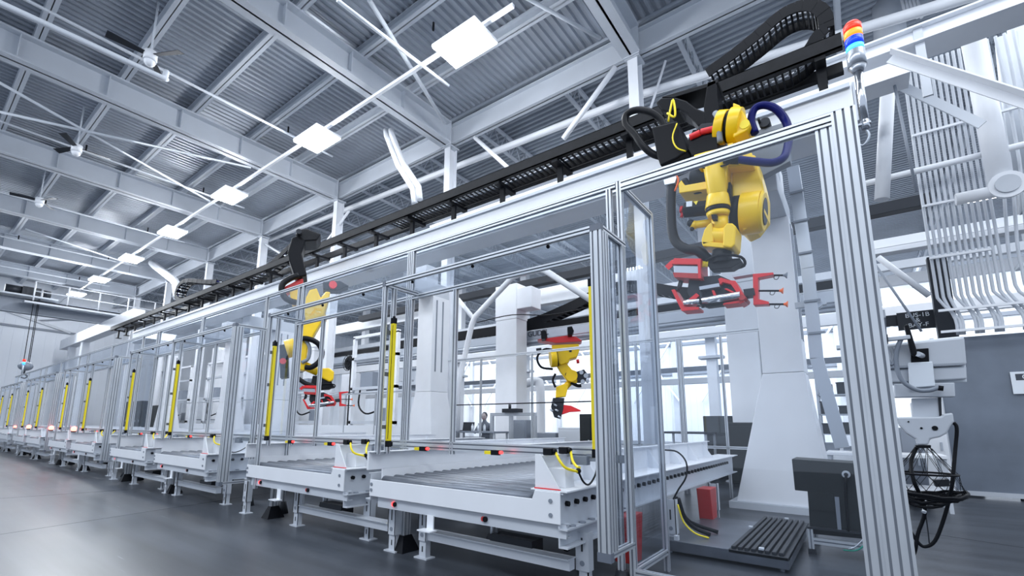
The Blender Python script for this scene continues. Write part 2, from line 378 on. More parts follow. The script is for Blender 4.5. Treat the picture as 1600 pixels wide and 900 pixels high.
hk = thing('crane_hook', 'crane hook block hanging on thin cables above the far fence', 'hook', tuple(Plane((-33.8, 0, 0), -PI/2)(40, 572)))
hp = hk.location
mb = MB()
for dy, dx in ((-.1, 0), (.06, 0), (.1, .1)): mb.cyl((dx, dy, .2), (dx+.1, dy+.5-hp.y+3.6, 7.6-hp.z), .018, n=6)
mb.build('cable', 'dark', hk)
MB().sphere((0, 0, 0), .30, sc=(1, 1, .8)).build('hook_block', 'grey', hk); MB().tube([(0, 0, -.2), (0, 0, -.4), (0, .12, -.5), (0, .05, -.62), (0, -.1, -.58)], .035).build('hook', 'dark', hk)
# wall bracing and rails at the far end
for k, (a, b, w_) in enumerate((((0, 482), (110, 520), .16), ((0, 506), (118, 522), .14), ((60, 501), (180, 497), .10))):
    P = Plane((-45.9, 0, 0), -PI/2)
    tag(MB().bar(P(*a), P(*b), w_, w_).build('wall_brace', 'grey' if k else 'wgrey'), ['sloping pale brace on the far end wall', 'dark horizontal rail on the far end wall', 'upper rail on the far end wall under the crane'][k], 'brace')

# ================================================================ GUARD FENCE
FY, FT = 3.6, 3.34
BX = -1.47; PER = 6.05
def pane(parent, x0, x1, y0, y1, z0, z1, name='clear_pane'):
    return MB().box(x0, x1, y0, y1, z0, z1).build(name, 'glass', parent)
# right-hand bay with its side return
r = thing('guard_fence', 'tall aluminium guard fence bay in front of the nearest yellow robot', 'fence', (-1.5, FY, 0), 'main guard fence bays')
MB().prof(0, .045, 0, .045, 0, FT, 'z').build('post', 'alu', r)
MB().prof(1.53, 1.665, 0, .09, 0, FT, 'z').build('post', 'alu', r)
MB().prof(1.435, 1.53, .01, .055, 0.13, FT-.06, 'z').build('post', 'alu', r)
MB().prof(.045, 1.53, 0, .045, FT-.09, FT, 'x').build('top_rail', 'alu', r)
MB().prof(.045, 1.435, 0, .045, .14, .185, 'x').build('bottom_rail', 'alu', r)
pane(r, .045, 1.435, .018, .024, .185, FT-.09)
MB().prof(.0, .045, .75, .795, 0, FT, 'z').build('post', 'alu', r)
MB().prof(.0, .045, .045, .75, FT-.045, FT, 'y').build('top_rail', 'alu', r)
MB().prof(.0, .045, .045, .75, .14, .185, 'y').build('bottom_rail', 'alu', r)
pane(r, .018, .024, .045, .75, .185, FT-.045)
MB().use('dark').box(1.54, 1.66, -.02, .11, 0, .04).box(-.03, .08, -.03, .08, 0, .03).build('foot', 'dark', r)
# bays to the left: upper windows over the station openings, posts down to the floor between them
fbays = []
def fence_bay(x0, lab):
    r = thing('guard_fence', lab, 'fence', (x0, FY, 0), 'main guard fence bays')
    # local: x runs 0 .. -6.05
    for x, z0 in ((-.052, 0), (-2.56, .95), (-2.62, .95), (-4.98, .95), (-5.10, 0)):
        MB().prof(x-.045, x, 0, .045, z0, FT-.045, 'z').build('post', 'alu', r)
    MB().prof(-1.90, -1.855, .0, .045, .95, 2.70, 'z').build('post', 'alu', r)
    MB().prof(-4.44, -4.395, .0, .045, .95, 2.70, 'z').build('post', 'alu', r)
    MB().prof(-PER, -.007, 0, .045, FT-.045, FT, 'x').build('top_rail', 'alu', r)
    MB().prof(-5.1, -.1, 0, .045, 2.70, 2.745, 'x').build('header_rail', 'alu', r)
    MB().prof(-PER, -.1, 0.0, .045, .985, 1.075, 'x').build('sill_rail', 'alu', r)
    for a, b in ((-2.56, -.1), (-4.98, -2.665)): pane(r, a, b, .018, .024, 2.745, FT-.045)
    pane(r, -PER+.02, -5.15, .018, .024, 1.05, FT-.045)
    for x in (-.07, -5.12): MB().cyl((x, .02, 0), (x, .02, .16), .09, .05, n=8).build('foot', 'dark', r)
    return r
fb = fence_bay(-1.5, 'aluminium guard fence window bay over the two nearest conveyor stations')
for i in range(1, 5): dup(fb, (-1.5-PER*i, FY, 0), 'aluminium guard fence window bay, %s from the right over the conveyor stations' % ORD[i], 'main guard fence bays')

# ---------------------------------------------------------------- projecting station boxes (two stations each)
HZ = 2.76; FRY = 3.1
def station_box(lab):
    r = thing('station_guard_box', lab, 'guard', (BX, FRY, 0), 'station guard boxes')
    D = .5
    MB().prof(-.045, .045, 0, .045, .40, HZ-.045, 'z').build('corner_post', 'alu', r)
    MB().prof(.0, .045, .0451, .135, .40, HZ-.045, 'z').build('corner_post', 'alu', r)
    MB().prof(.0, .045, D-.10, D-.055, .40, HZ-.045, 'z').build('side_post', 'alu', r)
    MB().prof(.0, .045, .02, D-.055, .36, .40, 'y').build('side_bottom_rail', 'alu', r)
    MB().prof(.0, .045, .045, D-.02, HZ-.045, HZ, 'y').build('side_top_rail', 'alu', r)
    MB().box(-.045, .045, -.002, .05, HZ-.047, HZ+.004).build('corner_cap', 'capg', r)
    MB().box(-.05, .05, -.002, .05, .34, .40).build('foot_cap', 'capg', r)
    pane(r, .018, .024, .135, D-.10, .40, HZ-.045, 'side_pane')
    MB().prof(-5.0, -.045, 0, .045, HZ-.045, HZ, 'x').build('header_rail', 'alu', r)
    MB().box(-4.95, -.045, .045, D-.02, HZ-.016, HZ-.010).build('top_pane', 'glass', r)
    for x in (-2.50, -4.98):
        MB().prof(x, x+.045, 0, .045, .95 if x > -3 else .40, HZ-.045, 'z').build('front_post', 'alu', r)
        MB().prof(x+.0, x+.045, .12, .165, .95, HZ-.045, 'z').build('inner_post', 'alu', r)
        MB().prof(x, x+.045, .045, D-.02, HZ-.045, HZ, 'y').build('cross_rail', 'alu', r)
        MB().box(x-.002, x+.047, -.003, .048, HZ-.05, HZ+.006).build('corner_cap', 'capg', r)
        [MB().box(x+.005, x+.04, .045, .12, z_, z_+.04).build('clip', 'capg', r) for z_ in (1.2, 1.75, 2.2)]
    for k in range(6):
        MB().sphere((-.45-k*.82, .055, HZ-.055), .017, 8, 6).build('panel_knob', 'black', r)
    return r
sb = station_box('projecting aluminium guard box around the two nearest conveyor stations')
for i in range(1, 6): dup(sb, (BX-PER*i, FRY, 0), 'projecting aluminium guard box around two stations, %s from the right' % ORD[i], 'station guard boxes')

# light curtains: yellow bars
def curtain(lab, loc):
    r = thing('light_curtain', lab, 'safety sensor', loc, 'light curtains')
    MB().box(-.024, .024, -.02, .02, .06, 1.29).build('housing', 'yellow2', r, bevel=.003)
    MB().box(.010, .017, -.0225, -.019, .08, 1.27).build('lens_strip', 'black', r)
    MB().box(-.026, .026, -.022, .022, 1.29, 1.35).box(-.01, .01, -.01, .01, 1.35, 1.37).build('top_cap', 'black', r)
    MB().box(-.026, .026, -.022, .022, .0, .06).box(.02, .07, -.03, .0, .01, .05).build('bottom_cap', 'black', r)
    return r
cpos = []
for i in range(6):
    for dx in (-.085, -2.41, -4.93): cpos.append((BX-PER*i+dx, 3.20, 1.02))
lc0 = None; n = 0
for p in cpos:
    lab = 'tall yellow light curtain bar, ' + ('nearest, beside the box corner post' if n == 0 else ORD[n]+' from the right')
    if lc0 is None: lc0 = curtain(lab, p)
    else: dup(lc0, p, lab, 'light curtains')
    n += 1

# ================================================================ CONVEYOR STATIONS
def station(detail, lab, x, second=False):
    r = thing('roller_conveyor', lab, 'conveyor', (x, 3.1, 0), 'roller conveyor stations')
    W, D = 2.18, 5.8
    P = [(-W, .54), (.02, .54), (.02, .765), (-.20, .765), (-.225, .70), (-W, .70)]
    MB().prism([(a, -.012, b) for a, b in P], (0, .012, 0)).build('front_plate', 'white', r, bevel=.003)
    MB().box(-W+.10, .05, .02, .04, .44, .54).box(-W+.10, .05, .02, .09, .44, .452).box(-W+.10, .05, .02, .09, .53, .54).build('front_beam', 'wgrey', r)
    # side channels
    for sx, nm in ((1, 'right_side_channel'), (-1, 'left_side_channel')):
        x0 = 0 if sx > 0 else -W
        MB().box(x0-.006, x0+.006, 0, D, .50, .76).box(x0, x0+.07*sx, 0, D, .50, .512).box(x0, x0+.04*sx, 0, D, .75, .76).build(nm, 'wgrey', r)
    MB().box(-.24, .075, -.004, D+.1, .766, .776).build('deck_flange', 'white', r)
    # right guard wall with front gusset
    MB().box(-.225, -.205, .04, 5.1, .776, 1.02).box(-.225, -.17, .04, 5.1, 1.01, 1.02).build('right_guard_wall', 'white', r)
    MB().prism([(-.215, .02, .776), (.0, .02, .776), (-.15, .02, 1.0), (-.17, .02, 1.03), (-.215, .02, 1.03)], (0, .012, 0)).build('gusset', 'white', r)
    if detail:
        MB().box(-.205, -.03, .16, .30, .776, .92).build('sensor_bracket', 'white', r, bevel=.004)
        for k in range(6):
            y = .8+k*.8; MB().prism([(-.205, y, .776), (-.06, y, .776), (-.205, y, 1.0)], (0, .01, 0)).build('guard_rib', 'white', r)
    MB().box(-.215, .01, .005, .018, .777, .784).build('edge_strip', 'red', r)
    # left guard: box wall and lower sheet
    MB().box(-W-.03, -W+.0, -.04, 5.0, .79, .97).box(-W-.03, -W+.06, -.04, 5.0, .965, .975).build('left_guard_wall', 'white', r, bevel=.003)
    MB().box(-W+.085, -W+.10, .06, 5.2, .64, .80).build('left_guard_sheet', 'white', r)
    # rollers and axle ends
    nr = 39; sp = .142
    if detail:
        for k in range(nr):
            y = .10+k*sp
            MB().cyl((-W+.10, y, .682), (-.24, y, .682), .052, n=14).build('roller', 'roller', r) if k == 0 else None
        ro = [c for c in r.children if c.name.startswith('roller')][0]
        ax = MB().cyl((.004, .10, .675), (.034, .10, .675), .021, n=6).build('axle_end', 'black', r)
        for k in range(1, nr):
            for src in (ro, ax):
                if src is ax and k > 37: continue
                c = src.copy(); COL.objects.link(c); c.parent = r; c.location = (0, k*sp, 0)
    else:
        mb = MB()
        for k in range(nr): mb.cyl((-W+.10, .10+k*sp, .682), (-.24, .10+k*sp, .682), .052, n=8)
        mb.build('roller_bed', 'roller', r)
        mb = MB()
        for k in range(19): mb.cyl((.004, .10+k*sp*2, .675), (.034, .10+k*sp*2, .675), .019, n=6)
        mb.build('axle_end_row', 'black', r)
    # skirt plate on the right
    MB().box(-.016, -.004, .02, 1.0, .37, .50).box(-.016, .06, .02, 1.0, .37, .382).build('skirt_plate', 'wgrey', r)
    if detail:
        for k in range(7): MB().cyl((.035, .14+k*.16, .512), (.035, .14+k*.16, .522), .028, n=10).build('flange_washer', 'grey', r)
        for a, b in ((-.06, .70), (-.06, .60), (-W+.03, .655), (-W+.03, .60)): MB().cyl((a, -.012, b), (a, -.02, b), .016, n=10).build('bolt', 'grey', r)
    # legs
    def leg(x, y, flip=1, top=.44):
        w2 = .11
        mb = MB().box(x, x+w2, y, y+.010, .16, top).box(x, x+.010, y, y+.08, .16, top).box(x+w2-.010, x+w2, y, y+.08, .16, top)
        mb.box(x+.012, x+w2-.012, y+.012, y+.022, .012, .30).box(x+.012, x+.02, y+.012, y+.075, .012, .30).box(x+w2-.02, x+w2-.012, y+.012, y+.075, .012, .30)
        lg = mb.box(x-.03, x+w2+.03, y-.015, y+.10, 0, .012).build('leg', 'wgrey', r)
        MB().box(x+.048, x+.062, y-.002, y+.001, .30, .40).build('slot_mark', 'dark', lg)
        MB().box(x+.048, x+.062, y+.0100, y+.0118, .06, .11).build('slot_mark', 'dark', lg)
        MB().cyl((x+.055, y-.004, .215), (x+.055, y+.002, .215), .020, n=12).build('leg_bolt', 'grey', lg)
    if second: leg(-W-.41, .16); leg(-W+.90, .18)
    else: leg(-W+.10, .16); leg(-W+.52, .18)
    leg(-.03, .30); leg(.10, 2.0, 1, .50); leg(.10, 3.78, 1, .50); leg(-W-.02, 2.0); leg(-W-.02, 3.8)
    xa, xb = (-W+.98, .58) if second else (-W+.60, -.03)
    MB().box(xa, xb, .20, .28, .17, .25).box(xa, xb, .18, .30, .245, .255).build('tie_bar', 'wgrey', r)
    MB().prof(-1.975, -1.93, .24, .33, .05, .43, 'z').build('support_post', 'alu', r)
    MB().loft([(-2.04, .17, 0), (-1.86, .17, 0), (-1.86, .40, 0), (-2.04, .40, 0)], [(-1.985, .23, .15), (-1.92, .23, .15), (-1.92, .34, .15), (-1.985, .34, .15)]).build('post_foot', 'black', r)
    if detail:
        MB().box(-.02, .30, .50, .545, .96, 1.02).build('end_bar', 'grey', r)
        gx = xa-.07
        MB().prism([(gx, .22, .44), (gx+.13, .22, .44), (gx+.10, .22, .20), (gx+.02, .22, .02), (gx, .22, .02)], (0, .012, 0)).build('gusset_leg', 'wgrey', r)
        for x_ in (-1.84, -.72):
            MB().cyl((x_, .022, .49), (x_, .006, .49), .020, n=12).build('indicator', 'ledr' if x_ < -1 else 'redd', r)
            MB().cyl((x_+.022, .020, .49), (x_+.022, .004, .49), .022, n=12).build('indicator_case', 'black', r)
        MB().box(-1.36, -1.28, .0, .012, .33, .45).box(-1.40, -1.24, -.08, .01, .322, .332).build('hook_bracket', 'white', r)
        MB().box(-.86, -.42, .28, .45, .20, .31).cyl((-.86, .36, .25), (-.93, .36, .25), .045).build('drive_motor', 'dark', r)
        MB().cyl((-.90, .36, .2), (-.90, .36, .44), .016, n=8).cyl((-.84, .36, .3), (-.84, .36, .44), .014, n=8).build('drive_rod', 'tube', r)
        MB().tube([(-.30, .5, .44), (-.29, .5, .33), (-.25, .5, .24), (-.19, .5, .26), (-.16, .5, .44)], .012, n=8).build('cable', 'black', r)
        # photo eyes and yellow leads on the gusset
        for y, yy in ((.12, 0), (.36, 0)):
            MB().box(-.19, -.11, y-.03, y+.03, 1.02, 1.075).cyl((-.11, y, 1.05), (-.085, y, 1.05), .022).build('photo_eye', 'black', r, bevel=.006)
        MB().tube([(-.09, .12, 1.04), (-.04, .10, .98), (.0, .12, .93), (.045, .22, .90)], .011, n=8).build('yellow_lead', 'yellow2', r)
        MB().tube([(-.09, .36, 1.04), (-.04, .30, .97), (.02, .26, .93), (.05, .24, .93)], .011, n=8).build('yellow_lead', 'yellow2', r)
        MB().sphere((.045, .23, .905), .022).build('lead_joint', 'black', r)
        MB().tube([(.045, .23, .90), (.06, .28, .82), (.05, .40, .79), (.03, .56, .86), (.02, .62, .98)], .008, n=8).build('black_lead', 'black', r)
        MB().box(-.15, .0, .46, .52, .93, 1.0).build('sensor_arm', 'grey', r)
    for x_ in (-1.78, -.82):
        MB().cyl((x_, .40, 1.0), (x_-.03, .40, 1.0), .014, n=10).build('muting_lamp', 'ledr', r)
        MB().box(x_-.12, x_-.035, .38, .42, .975, 1.02).build('lamp_holder', 'black', r)
        MB().box(x_-.20, x_-.12, .385, .415, .98, 1.01).build('lamp_lead', 'yellow2', r)
    return r
SX0 = -1.82
names = ['white roller conveyor station nearest the camera, its rollers in full view', 'second white roller conveyor station from the camera, left of the nearest one']
st_a = station(True, names[0], SX0)
st_b = station(True, names[1], SX0-2.64, True)
for j in range(1, 3):
    for q in range(2):
        dup((st_a, st_b)[q], (SX0-6.18*j-2.70*q, 3.1, 0), 'white roller conveyor station, %s counted from the camera' % ORD[2*j+q], 'roller conveyor stations')
st_far = None
for j in range(3, 6):
    for q in range(2):
        lab = 'small far off white roller conveyor station, %s counted from the camera' % ORD[2*j+q]
        if st_far is None: st_far = station(False, lab, SX0-6.18*j)
        else: dup(st_far, (SX0-6.18*j-2.70*q, 3.1, 0), lab, 'roller conveyor stations')

# ================================================================ GANTRY
GY0, GY1, GZ0, GZ1 = 6.8, 7.35, 4.97, 5.54
r = thing('gantry_beam', 'long white gantry beam above the fence that carries the yellow robots', 'beam', (0, 0, 0))
MB().box(-27.4, .30, GY0, GY1, GZ0, GZ1).build('beam', 'white', r, bevel=.006)
MB().box(-27.3, .28, GY0-.05, GY0-.002, GZ0+.03, GZ0+.08).box(-27.3, .28, GY0-.05, GY0-.002, GZ1-.10, GZ1-.05).build('guide_rail', 'tube', r)
MB().box(-27.3, .2, GY0-.03, GY0-.002, GZ0+.20, GZ0+.215).build('gear_rack', 'grey', r)
MB().box(.305, .33, GY0+.02, GY1-.02, GZ0+.02, GZ1-.02).build('end_plate', 'wgrey', r)
# pedestals
for i, x in enumerate((-1.18, -9.2, -17.2, -21.0, -28.0)):
    r = thing('gantry_pedestal', 'white flared steel pedestal of the gantry, ' + ('nearest, beside the black cabinet' if i == 0 else '%s from the right' % ORD[i]), 'pedestal', (x, 8.4, 0), 'gantry pedestals')
    zt = 4.6; wn = .56; dn = .62
    q = lambda x0, x1, y0, y1, z: [(x0, y0, z), (x1, y0, z), (x1, y1, z), (x0, y1, z)]
    MB().loft(q(-.50, .50+wn-.3, -.06, .95, .10), q(0, wn, 0, dn, 2.08)).build('flared_base', 'white', r, bevel=.01)
    MB().box(0, wn, 0, dn, 2.085, zt).build('shaft', 'white', r, bevel=.01)
    MB().prism([(0, -1.0, zt+.002), (0, dn, zt+.002), (0, dn, 5.5), (0, -1.0, 5.5), (0, -1.0, zt+.3)][:4], (wn, 0, 0)).build('head', 'white', r, bevel=.01) if False else None
    MB().box(.02, wn-.02, -1.04, dn, zt+.002, 4.96).box(.04, wn-.04, -.24, .2, 4.96, 5.4).build('head_bracket', 'wgrey', r, bevel=.01)
    MB().box(-.60, .95, -.12, 1.05, .0, .10).build('base_plate', 'wgrey', r)
    MB().box(wn, wn+.01, .12, .16, .2+2.4, zt-.1).box(wn, wn+.01, .35, .39, 2.6, zt-.1).build('side_seam', 'grey', r)
# cable duct beside the nearest pedestal
r = thing('cable_duct', 'dented metal cable duct leaning up beside the nearest pedestal', 'duct', (0, 0, 0))
A = [at(1239, 262, 7.9), at(1262, 420, 7.9), at(1276, 560, 7.9), at(1316, 700, 7.9)]
for a, b in zip(A[:-1], A[1:]): MB().bar(a, b, .16, .10, (0, 1, 0)).build('duct_section', 'tube', r, bevel=.004)
for y_ in (300, 345, 395, 470, 520):
    p = at(1240+(y_-262)*.14, y_, 7.84); MB().box(p.x-.1, p.x+.1, p.y-.02, p.y+.0, p.z-.015, p.z+.015).build('duct_clip', 'grey', r)
MB().box(-.62, -.24, 7.95, 8.05, 2.98, 3.06).cyl((-.35, 7.9, 3.0), (-.35, 8.0, 3.0), .07).build('duct_arm', 'tube', r)

# cable tray over the beam
TY0, TY1 = 6.72, 7.30
def trz(px, py): return at(px, py, TY0).z
TZ0, TZ1 = 5.98, 6.15
r = thing('cable_tray', 'long black cable tray running above the white gantry beam', 'cable tray', (0, 0, 0))
MB().box(-31, .26, TY0-.02, TY0, TZ0, TZ1+.03).box(-31, .26, TY0-.02, TY0+.07, TZ0, TZ0+.015).box(-31, .26, TY0-.02, TY0+.05, TZ1+.02, TZ1+.03).build('front_rail', 'blacks', r)
MB().box(-31, .26, TY1, TY1+.02, TZ0, TZ1+.03).box(-31, .26, TY1-.07, TY1+.02, TZ0, TZ0+.015).build('rear_rail', 'blacks', r)
xs = [0.02-1.32*i for i in range(24)]
for i, x in enumerate(xs):
    MB().box(x-.06, x+.06, TY0+.001, TY1+.0, TZ0-.06, TZ0-.001).build('tray_rung', 'blacks', r)
    MB().box(x-.05, x+.05, TY0+.18, TY0+.24, GZ1+.012, TZ0-.061).box(x-.14, x+.14, TY0+.12, TY0+.35, GZ1+.001, GZ1+.012).build('tray_post', 'blacks', r)
for i in range(16):
    MB().box(-14.5-i*.9-.02, -14.5-i*.9+.02, TY0+.07, TY1-.07, TZ0, TZ0+.03).build('cross_bar', 'blacks', r)
# energy chains lying in the tray
def chain(lab, path, n_links, kinda='energy_chain', y0=TY0+.09, y1=TY1-.10, th=.05, h=.16):
    r = thing(kinda, lab, 'cable chain', (0, 0, 0))
    # resample the path (x, z) at equal steps
    P = [V((a, 0, b)) for a, b in path]; Q = []
    for i in range(len(P)-1):
        p0 = P[i-1] if i else P[0]*2-P[1]; p1, p2 = P[i], P[i+1]; p3 = P[i+2] if i+2 < len(P) else P[-1]*2-P[-2]
        for k in range(12):
            t = k/12; Q.append(0.5*((2*p1)+(p2-p0)*t+(2*p0-5*p1+4*p2-p3)*t*t+(3*p1-p0-3*p2+p3)*t**3))
    Q.append(P[-1]); d = [0]
    for a, b in zip(Q[:-1], Q[1:]): d.append(d[-1]+(b-a).length)
    L = d[-1]
    def pt(s):
        s = max(0, min(L, s))
        for i in range(len(Q)-1):
            if d[i+1] >= s: return Q[i].lerp(Q[i+1], (s-d[i])/max(1e-9, d[i+1]-d[i]))
        return Q[-1]
    for side, (a0, a1) in (('side', (y0, y0+.018)), ('side', (y1-.018, y1))):
        mb = MB()
        for k in range(n_links):
            a, b = pt(L*k/n_links), pt(L*(k+1.12)/n_links); t = (b-a).normalized(); nn = V((-t.z, 0, t.x))*h/2
            o = 0 if k % 2 else .003
            q = [a+nn, a-nn, b-nn, b+nn]; mb.loft([v+V((0, a0+o, 0)) for v in q], [v+V((0, a1+o, 0)) for v in q])
        mb.build('side_links', 'black', r)
    mb = MB()
    for k in range(n_links):
        a, b = pt(L*(k+.30)/n_links), pt(L*(k+.62)/n_links); t = (b-a).normalized(); nn = V((-t.z, 0, t.x))
        for s_ in (-1, 1):
            q = [a+nn*(h/2*s_), a+nn*(h/2*s_-.015*s_), b+nn*(h/2*s_-.015*s_), b+nn*(h/2*s_)]
            mb.loft([v+V((0, y0+.018, 0)) for v in q], [v+V((0, y1-.018, 0)) for v in q])
    mb.build('crossbars', 'black', r)
    for f, m in ((.22, 'blue'), (.5, 'wgrey'), (.75, 'grey')):
        mb = MB(); mb.tube([pt(L*i/40)+V((0, y0+(y1-y0)*f, .02)) for i in range(41)], .024, n=8, smooth_path=1); mb.build('cable', m, r)
    return r
def xz(px, py, Y=6.95): p = at(px, py, Y); return (p.x, p.z)
zc = TZ0+.10
chain('black energy chain lying in the tray left of the near robot', [(-8.6, zc), (-5, zc), (-1.75, zc)], 60)
up = [xz(1108, 122), xz(1150, 92), xz(1190, 60), xz(1222, 33), xz(1250, 20), xz(1275, 20), xz(1290, 34), xz(1292, 56)]
up += [(.05, zc+.30), (-.10, zc+.10), (-.35, zc), (-.8, zc), (-1.45, zc)]
chain('black energy chain rising from the near robot and looping over at the right end', up, 44)
chain('short curled end of black energy chain beyond the second robot', [xz(475, 372), (-15, zc+.02), (-18, zc), (-21.0, zc+.05), (-22.0, zc+.2), (-22.5, zc+.5), (-22.2, zc+.85), (-21.4, zc+.9), (-19.5, zc+.5), (-18.4, zc+.3)], 60)

# ================================================================ ROBOTS
def gripper(parent, g, hw):
    """g(px, py, off) -> point, laid out in the photo frame of the nearest robot; hw scales thickness"""
    tool = MB().prism([g(1112, 417, .09*hw), g(1163, 413, .09*hw), g(1166, 419, .09*hw), g(1150, 428, .09*hw), g(1118, 430, .09*hw)], g(1112, 419, -.09*hw)-g(1112, 419, .09*hw)).build('tool_mount', 'blacks', parent, bevel=.006)
    dv = lambda a: g(1112, 419, -a*hw)-g(1112, 419, a*hw)
    pr = lambda pts, a: MB().prism([g(x, y, a*hw) for x, y in pts], dv(a))
    k = (g(1122, 419)-g(1112, 419)).length/10
    MB().tube([g(1112, 417, .1*hw), g(1135, 411, .16*hw), (g(1165, 412, .1*hw)), g(1166, 420, -.05*hw), g(1140, 424, -.1*hw)], 2.2*k, n=8).build('cable_bundle', 'black', tool)
    pr([(1062, 424), (1066, 415), (1107, 416), (1106, 425)], .16).build('valve_cover', 'red', tool, bevel=.004)
    MB().bar(g(1064, 418, .1*hw), g(1053, 428, .1*hw), 2*k, 24*k*.4).build('cover_lip', 'red', tool)
    pr([(1064, 425), (1105, 426), (1106, 438), (1065, 436)], .13).build('valve_block', 'tube', tool, bevel=.004)
    pr([(1064, 436), (1107, 438), (1108, 446), (1066, 443)], .15).build('valve_tray', 'redd', tool)
    pr([(1102, 418), (1106, 418), (1107, 446), (1103, 446)], .17).build('cover_side', 'red', tool)
    for i in range(5): MB().cyl(g(1108+i*1.8, 418, .1*hw), g(1107+i*1.8, 427, .1*hw), .8*k, n=6).build('pin', 'yellow2', tool)
    MB().cyl(g(1070, 444, 0), g(1066, 460, 0), 3*k, n=8).cyl(g(1074, 446, .05*hw), g(1071, 458, .05*hw), 2.4*k, n=8).build('linkage', 'dark', tool)
    pr([(1085, 442), (1130, 437), (1150, 446), (1168, 470), (1160, 480), (1112, 486), (1090, 478), (1082, 462)], .05).build('centre_plate', 'dark', tool, bevel=.004)
    pr([(1103, 457), (1133, 452), (1134, 457), (1104, 462)], .13).build('clamp_bar', 'tube', tool)
    MB().cyl(g(1108, 478, .12*hw), g(1165, 470, .12*hw), 6*k, n=16).build('cylinder', 'silver', tool)
    MB().cyl(g(1080, 481, .12*hw), g(1104, 479, .12*hw), 5*k, n=14).build('cylinder', 'silver', tool)
    MB().cyl(g(1104, 462, .10*hw), g(1108, 488, .10*hw), 2.4*k, n=8).build('linkage', 'dark', tool)
    for pts in ([(1060, 461), (1065, 460), (1078, 482), (1098, 466), (1103, 470), (1084, 486), (1102, 487), (1102, 491), (1076, 493)],
                [(1131, 445), (1135, 443), (1148, 447), (1157, 448), (1168, 466), (1171, 470), (1170, 480), (1164, 483), (1158, 464), (1150, 453), (1138, 450), (1134, 454)],
                [(1140, 481), (1166, 476), (1166, 481), (1138, 484)], [(1121, 462), (1125, 462), (1130, 474), (1126, 475)], [(1140, 460), (1144, 459), (1158, 466), (1156, 468)]):
        pr(pts, .11).build('red_arm', 'red', tool, bevel=.004)
    MB().cyl(g(1168, 474, .15*hw), g(1168, 474, -.15*hw), 4.5*k, n=12).build('pivot', 'redd', tool)
    pr([(1168, 460), (1184, 458), (1186, 468), (1170, 470)], .08).build('slide_block', 'dark', tool)
    pr([(1150, 438), (1183, 433), (1184, 436), (1152, 441)], .06).build('support_bar', 'wgrey', tool)
    pr([(1182, 436), (1213, 434), (1213, 437.5), (1190, 442), (1190, 474), (1206, 478), (1206, 482), (1183, 483)], .06).build('red_fork', 'red', tool, bevel=.004)
    for (x0, x1, y, c) in ((1213, 1224, 436.5, 'grey'), (1190, 1218, 460, 'orange'), (1206, 1225, 480.5, 'orange')):
        st = MB().cyl(g(x0, y), g(x1+3, y), 1.5*k, n=8).build('cup_stem', 'black', tool)
        MB().cyl(g(x1+3, y), g(x1+5, y), 1.8*k, 2.2*k, n=12).cyl(g(x1+5, y), g(x1+9, y), 2*k, 5*k, n=14).build('suction_cup', c, st)
        MB().tube([g(x1-10, y), g(x1-11, y+5), g(x1-6, y+6), g(x1-3, y+1)], .5*k, n=6).build('air_line', 'black', st)
    return tool

# ---- nearest robot
r = thing('industrial_robot', 'large yellow robot arm with blue hose, hanging at the right behind the fence', 'robot', (0, 0, 0))
P = Plane((-1.1, 6.0, 0), 0.0)
k = P.k(1130, 330)
body = P.pr(MB(), [(1092, 256), (1110, 251), (1146, 243), (1178, 247), (1184, 262), (1183, 272), (1147, 276), (1100, 276), (1094, 268)], .26, -.36).build('turret', 'yellow', r, bevel=.02)
P.pr(MB(), [(1147, 252), (1182, 247), (1192, 282), (1196, 300), (1196, 335), (1180, 356), (1164, 364), (1150, 350), (1146, 300)], .10, -.38).build('upper_arm', 'yellow', r, bevel=.02)
P.pr(MB(), [(1146, 244), (1154, 242), (1155, 254), (1147, 256)], .32, .2).build('arm_lug', 'yellow', r, bevel=.004)
c0, c1 = P(1158, 333), P(1193, 328)
MB().cyl(P(1159, 334, -.02), P(1190, 330, -.02), 32*k, 31*k, n=32).cyl(P(1190, 330, -.02), P(1195, 329.5, -.02), 31*k, 28*k, n=32).build('shoulder_drum', 'yellow', r, bevel=.008)
MB().cyl(P(1195.2, 329.5, -.02), P(1196, 329.4, -.02), 20*k, n=24).build('drum_cover', 'dark', r)
MB().cyl(P(1146, 335, -.02), P(1158.8, 334, -.02), 29*k, n=32).build('drum_ring', 'black', r)
P.pr(MB(), [(1142, 295), (1147, 295), (1148, 322), (1143, 322)], .20, .08).build('arm_stripe', 'black', r)
# forearm in front
MB().cyl(P(1124, 268, .28), P(1130, 320, .28), 16*k, 13*k, n=24).build('forearm', 'yellow', r, bevel=.01)
P.pr(MB(), [(1107, 262), (1146, 262), (1143, 305), (1135, 318), (1114, 318)], .30, .05).build('forearm_body', 'yellow', r, bevel=.025)
MB().cyl(P(1129, 318, .26), P(1129.5, 338, .26), 15*k, 18*k, n=28).build('wrist_bell', 'yellow', r, bevel=.006)
MB().cyl(P(1129.6, 338.3, .26), P(1129.8, 344, .26), 17*k, n=28).build('wrist_band', 'black', r)
MB().cyl(P(1129.8, 344.3, .26), P(1130, 351, .26), 16.5*k, 14*k, n=28).build('wrist_collar', 'yellow', r)
MB().cyl(P(1132, 350, .24), P(1132, 372, .24), 11.5*k, 12*k, n=20).build('wrist_neck', 'yellow', r)
P.pr(MB(), [(1124, 353), (1132, 353), (1132, 360), (1125, 360)], .40, .32).build('neck_cover', 'black', r)
P.pr(MB(), [(1118, 366), (1124, 362), (1126, 392), (1109, 397), (1108, 388), (1112, 374)], .36, .08).build('wrist_fork', 'yellow', r, bevel=.012)
P.pr(MB(), [(1147, 366), (1155, 366), (1161, 371), (1159, 398), (1154, 403), (1141, 400), (1142, 372)], .40, .06).build('wrist_fork', 'yellow', r, bevel=.016)
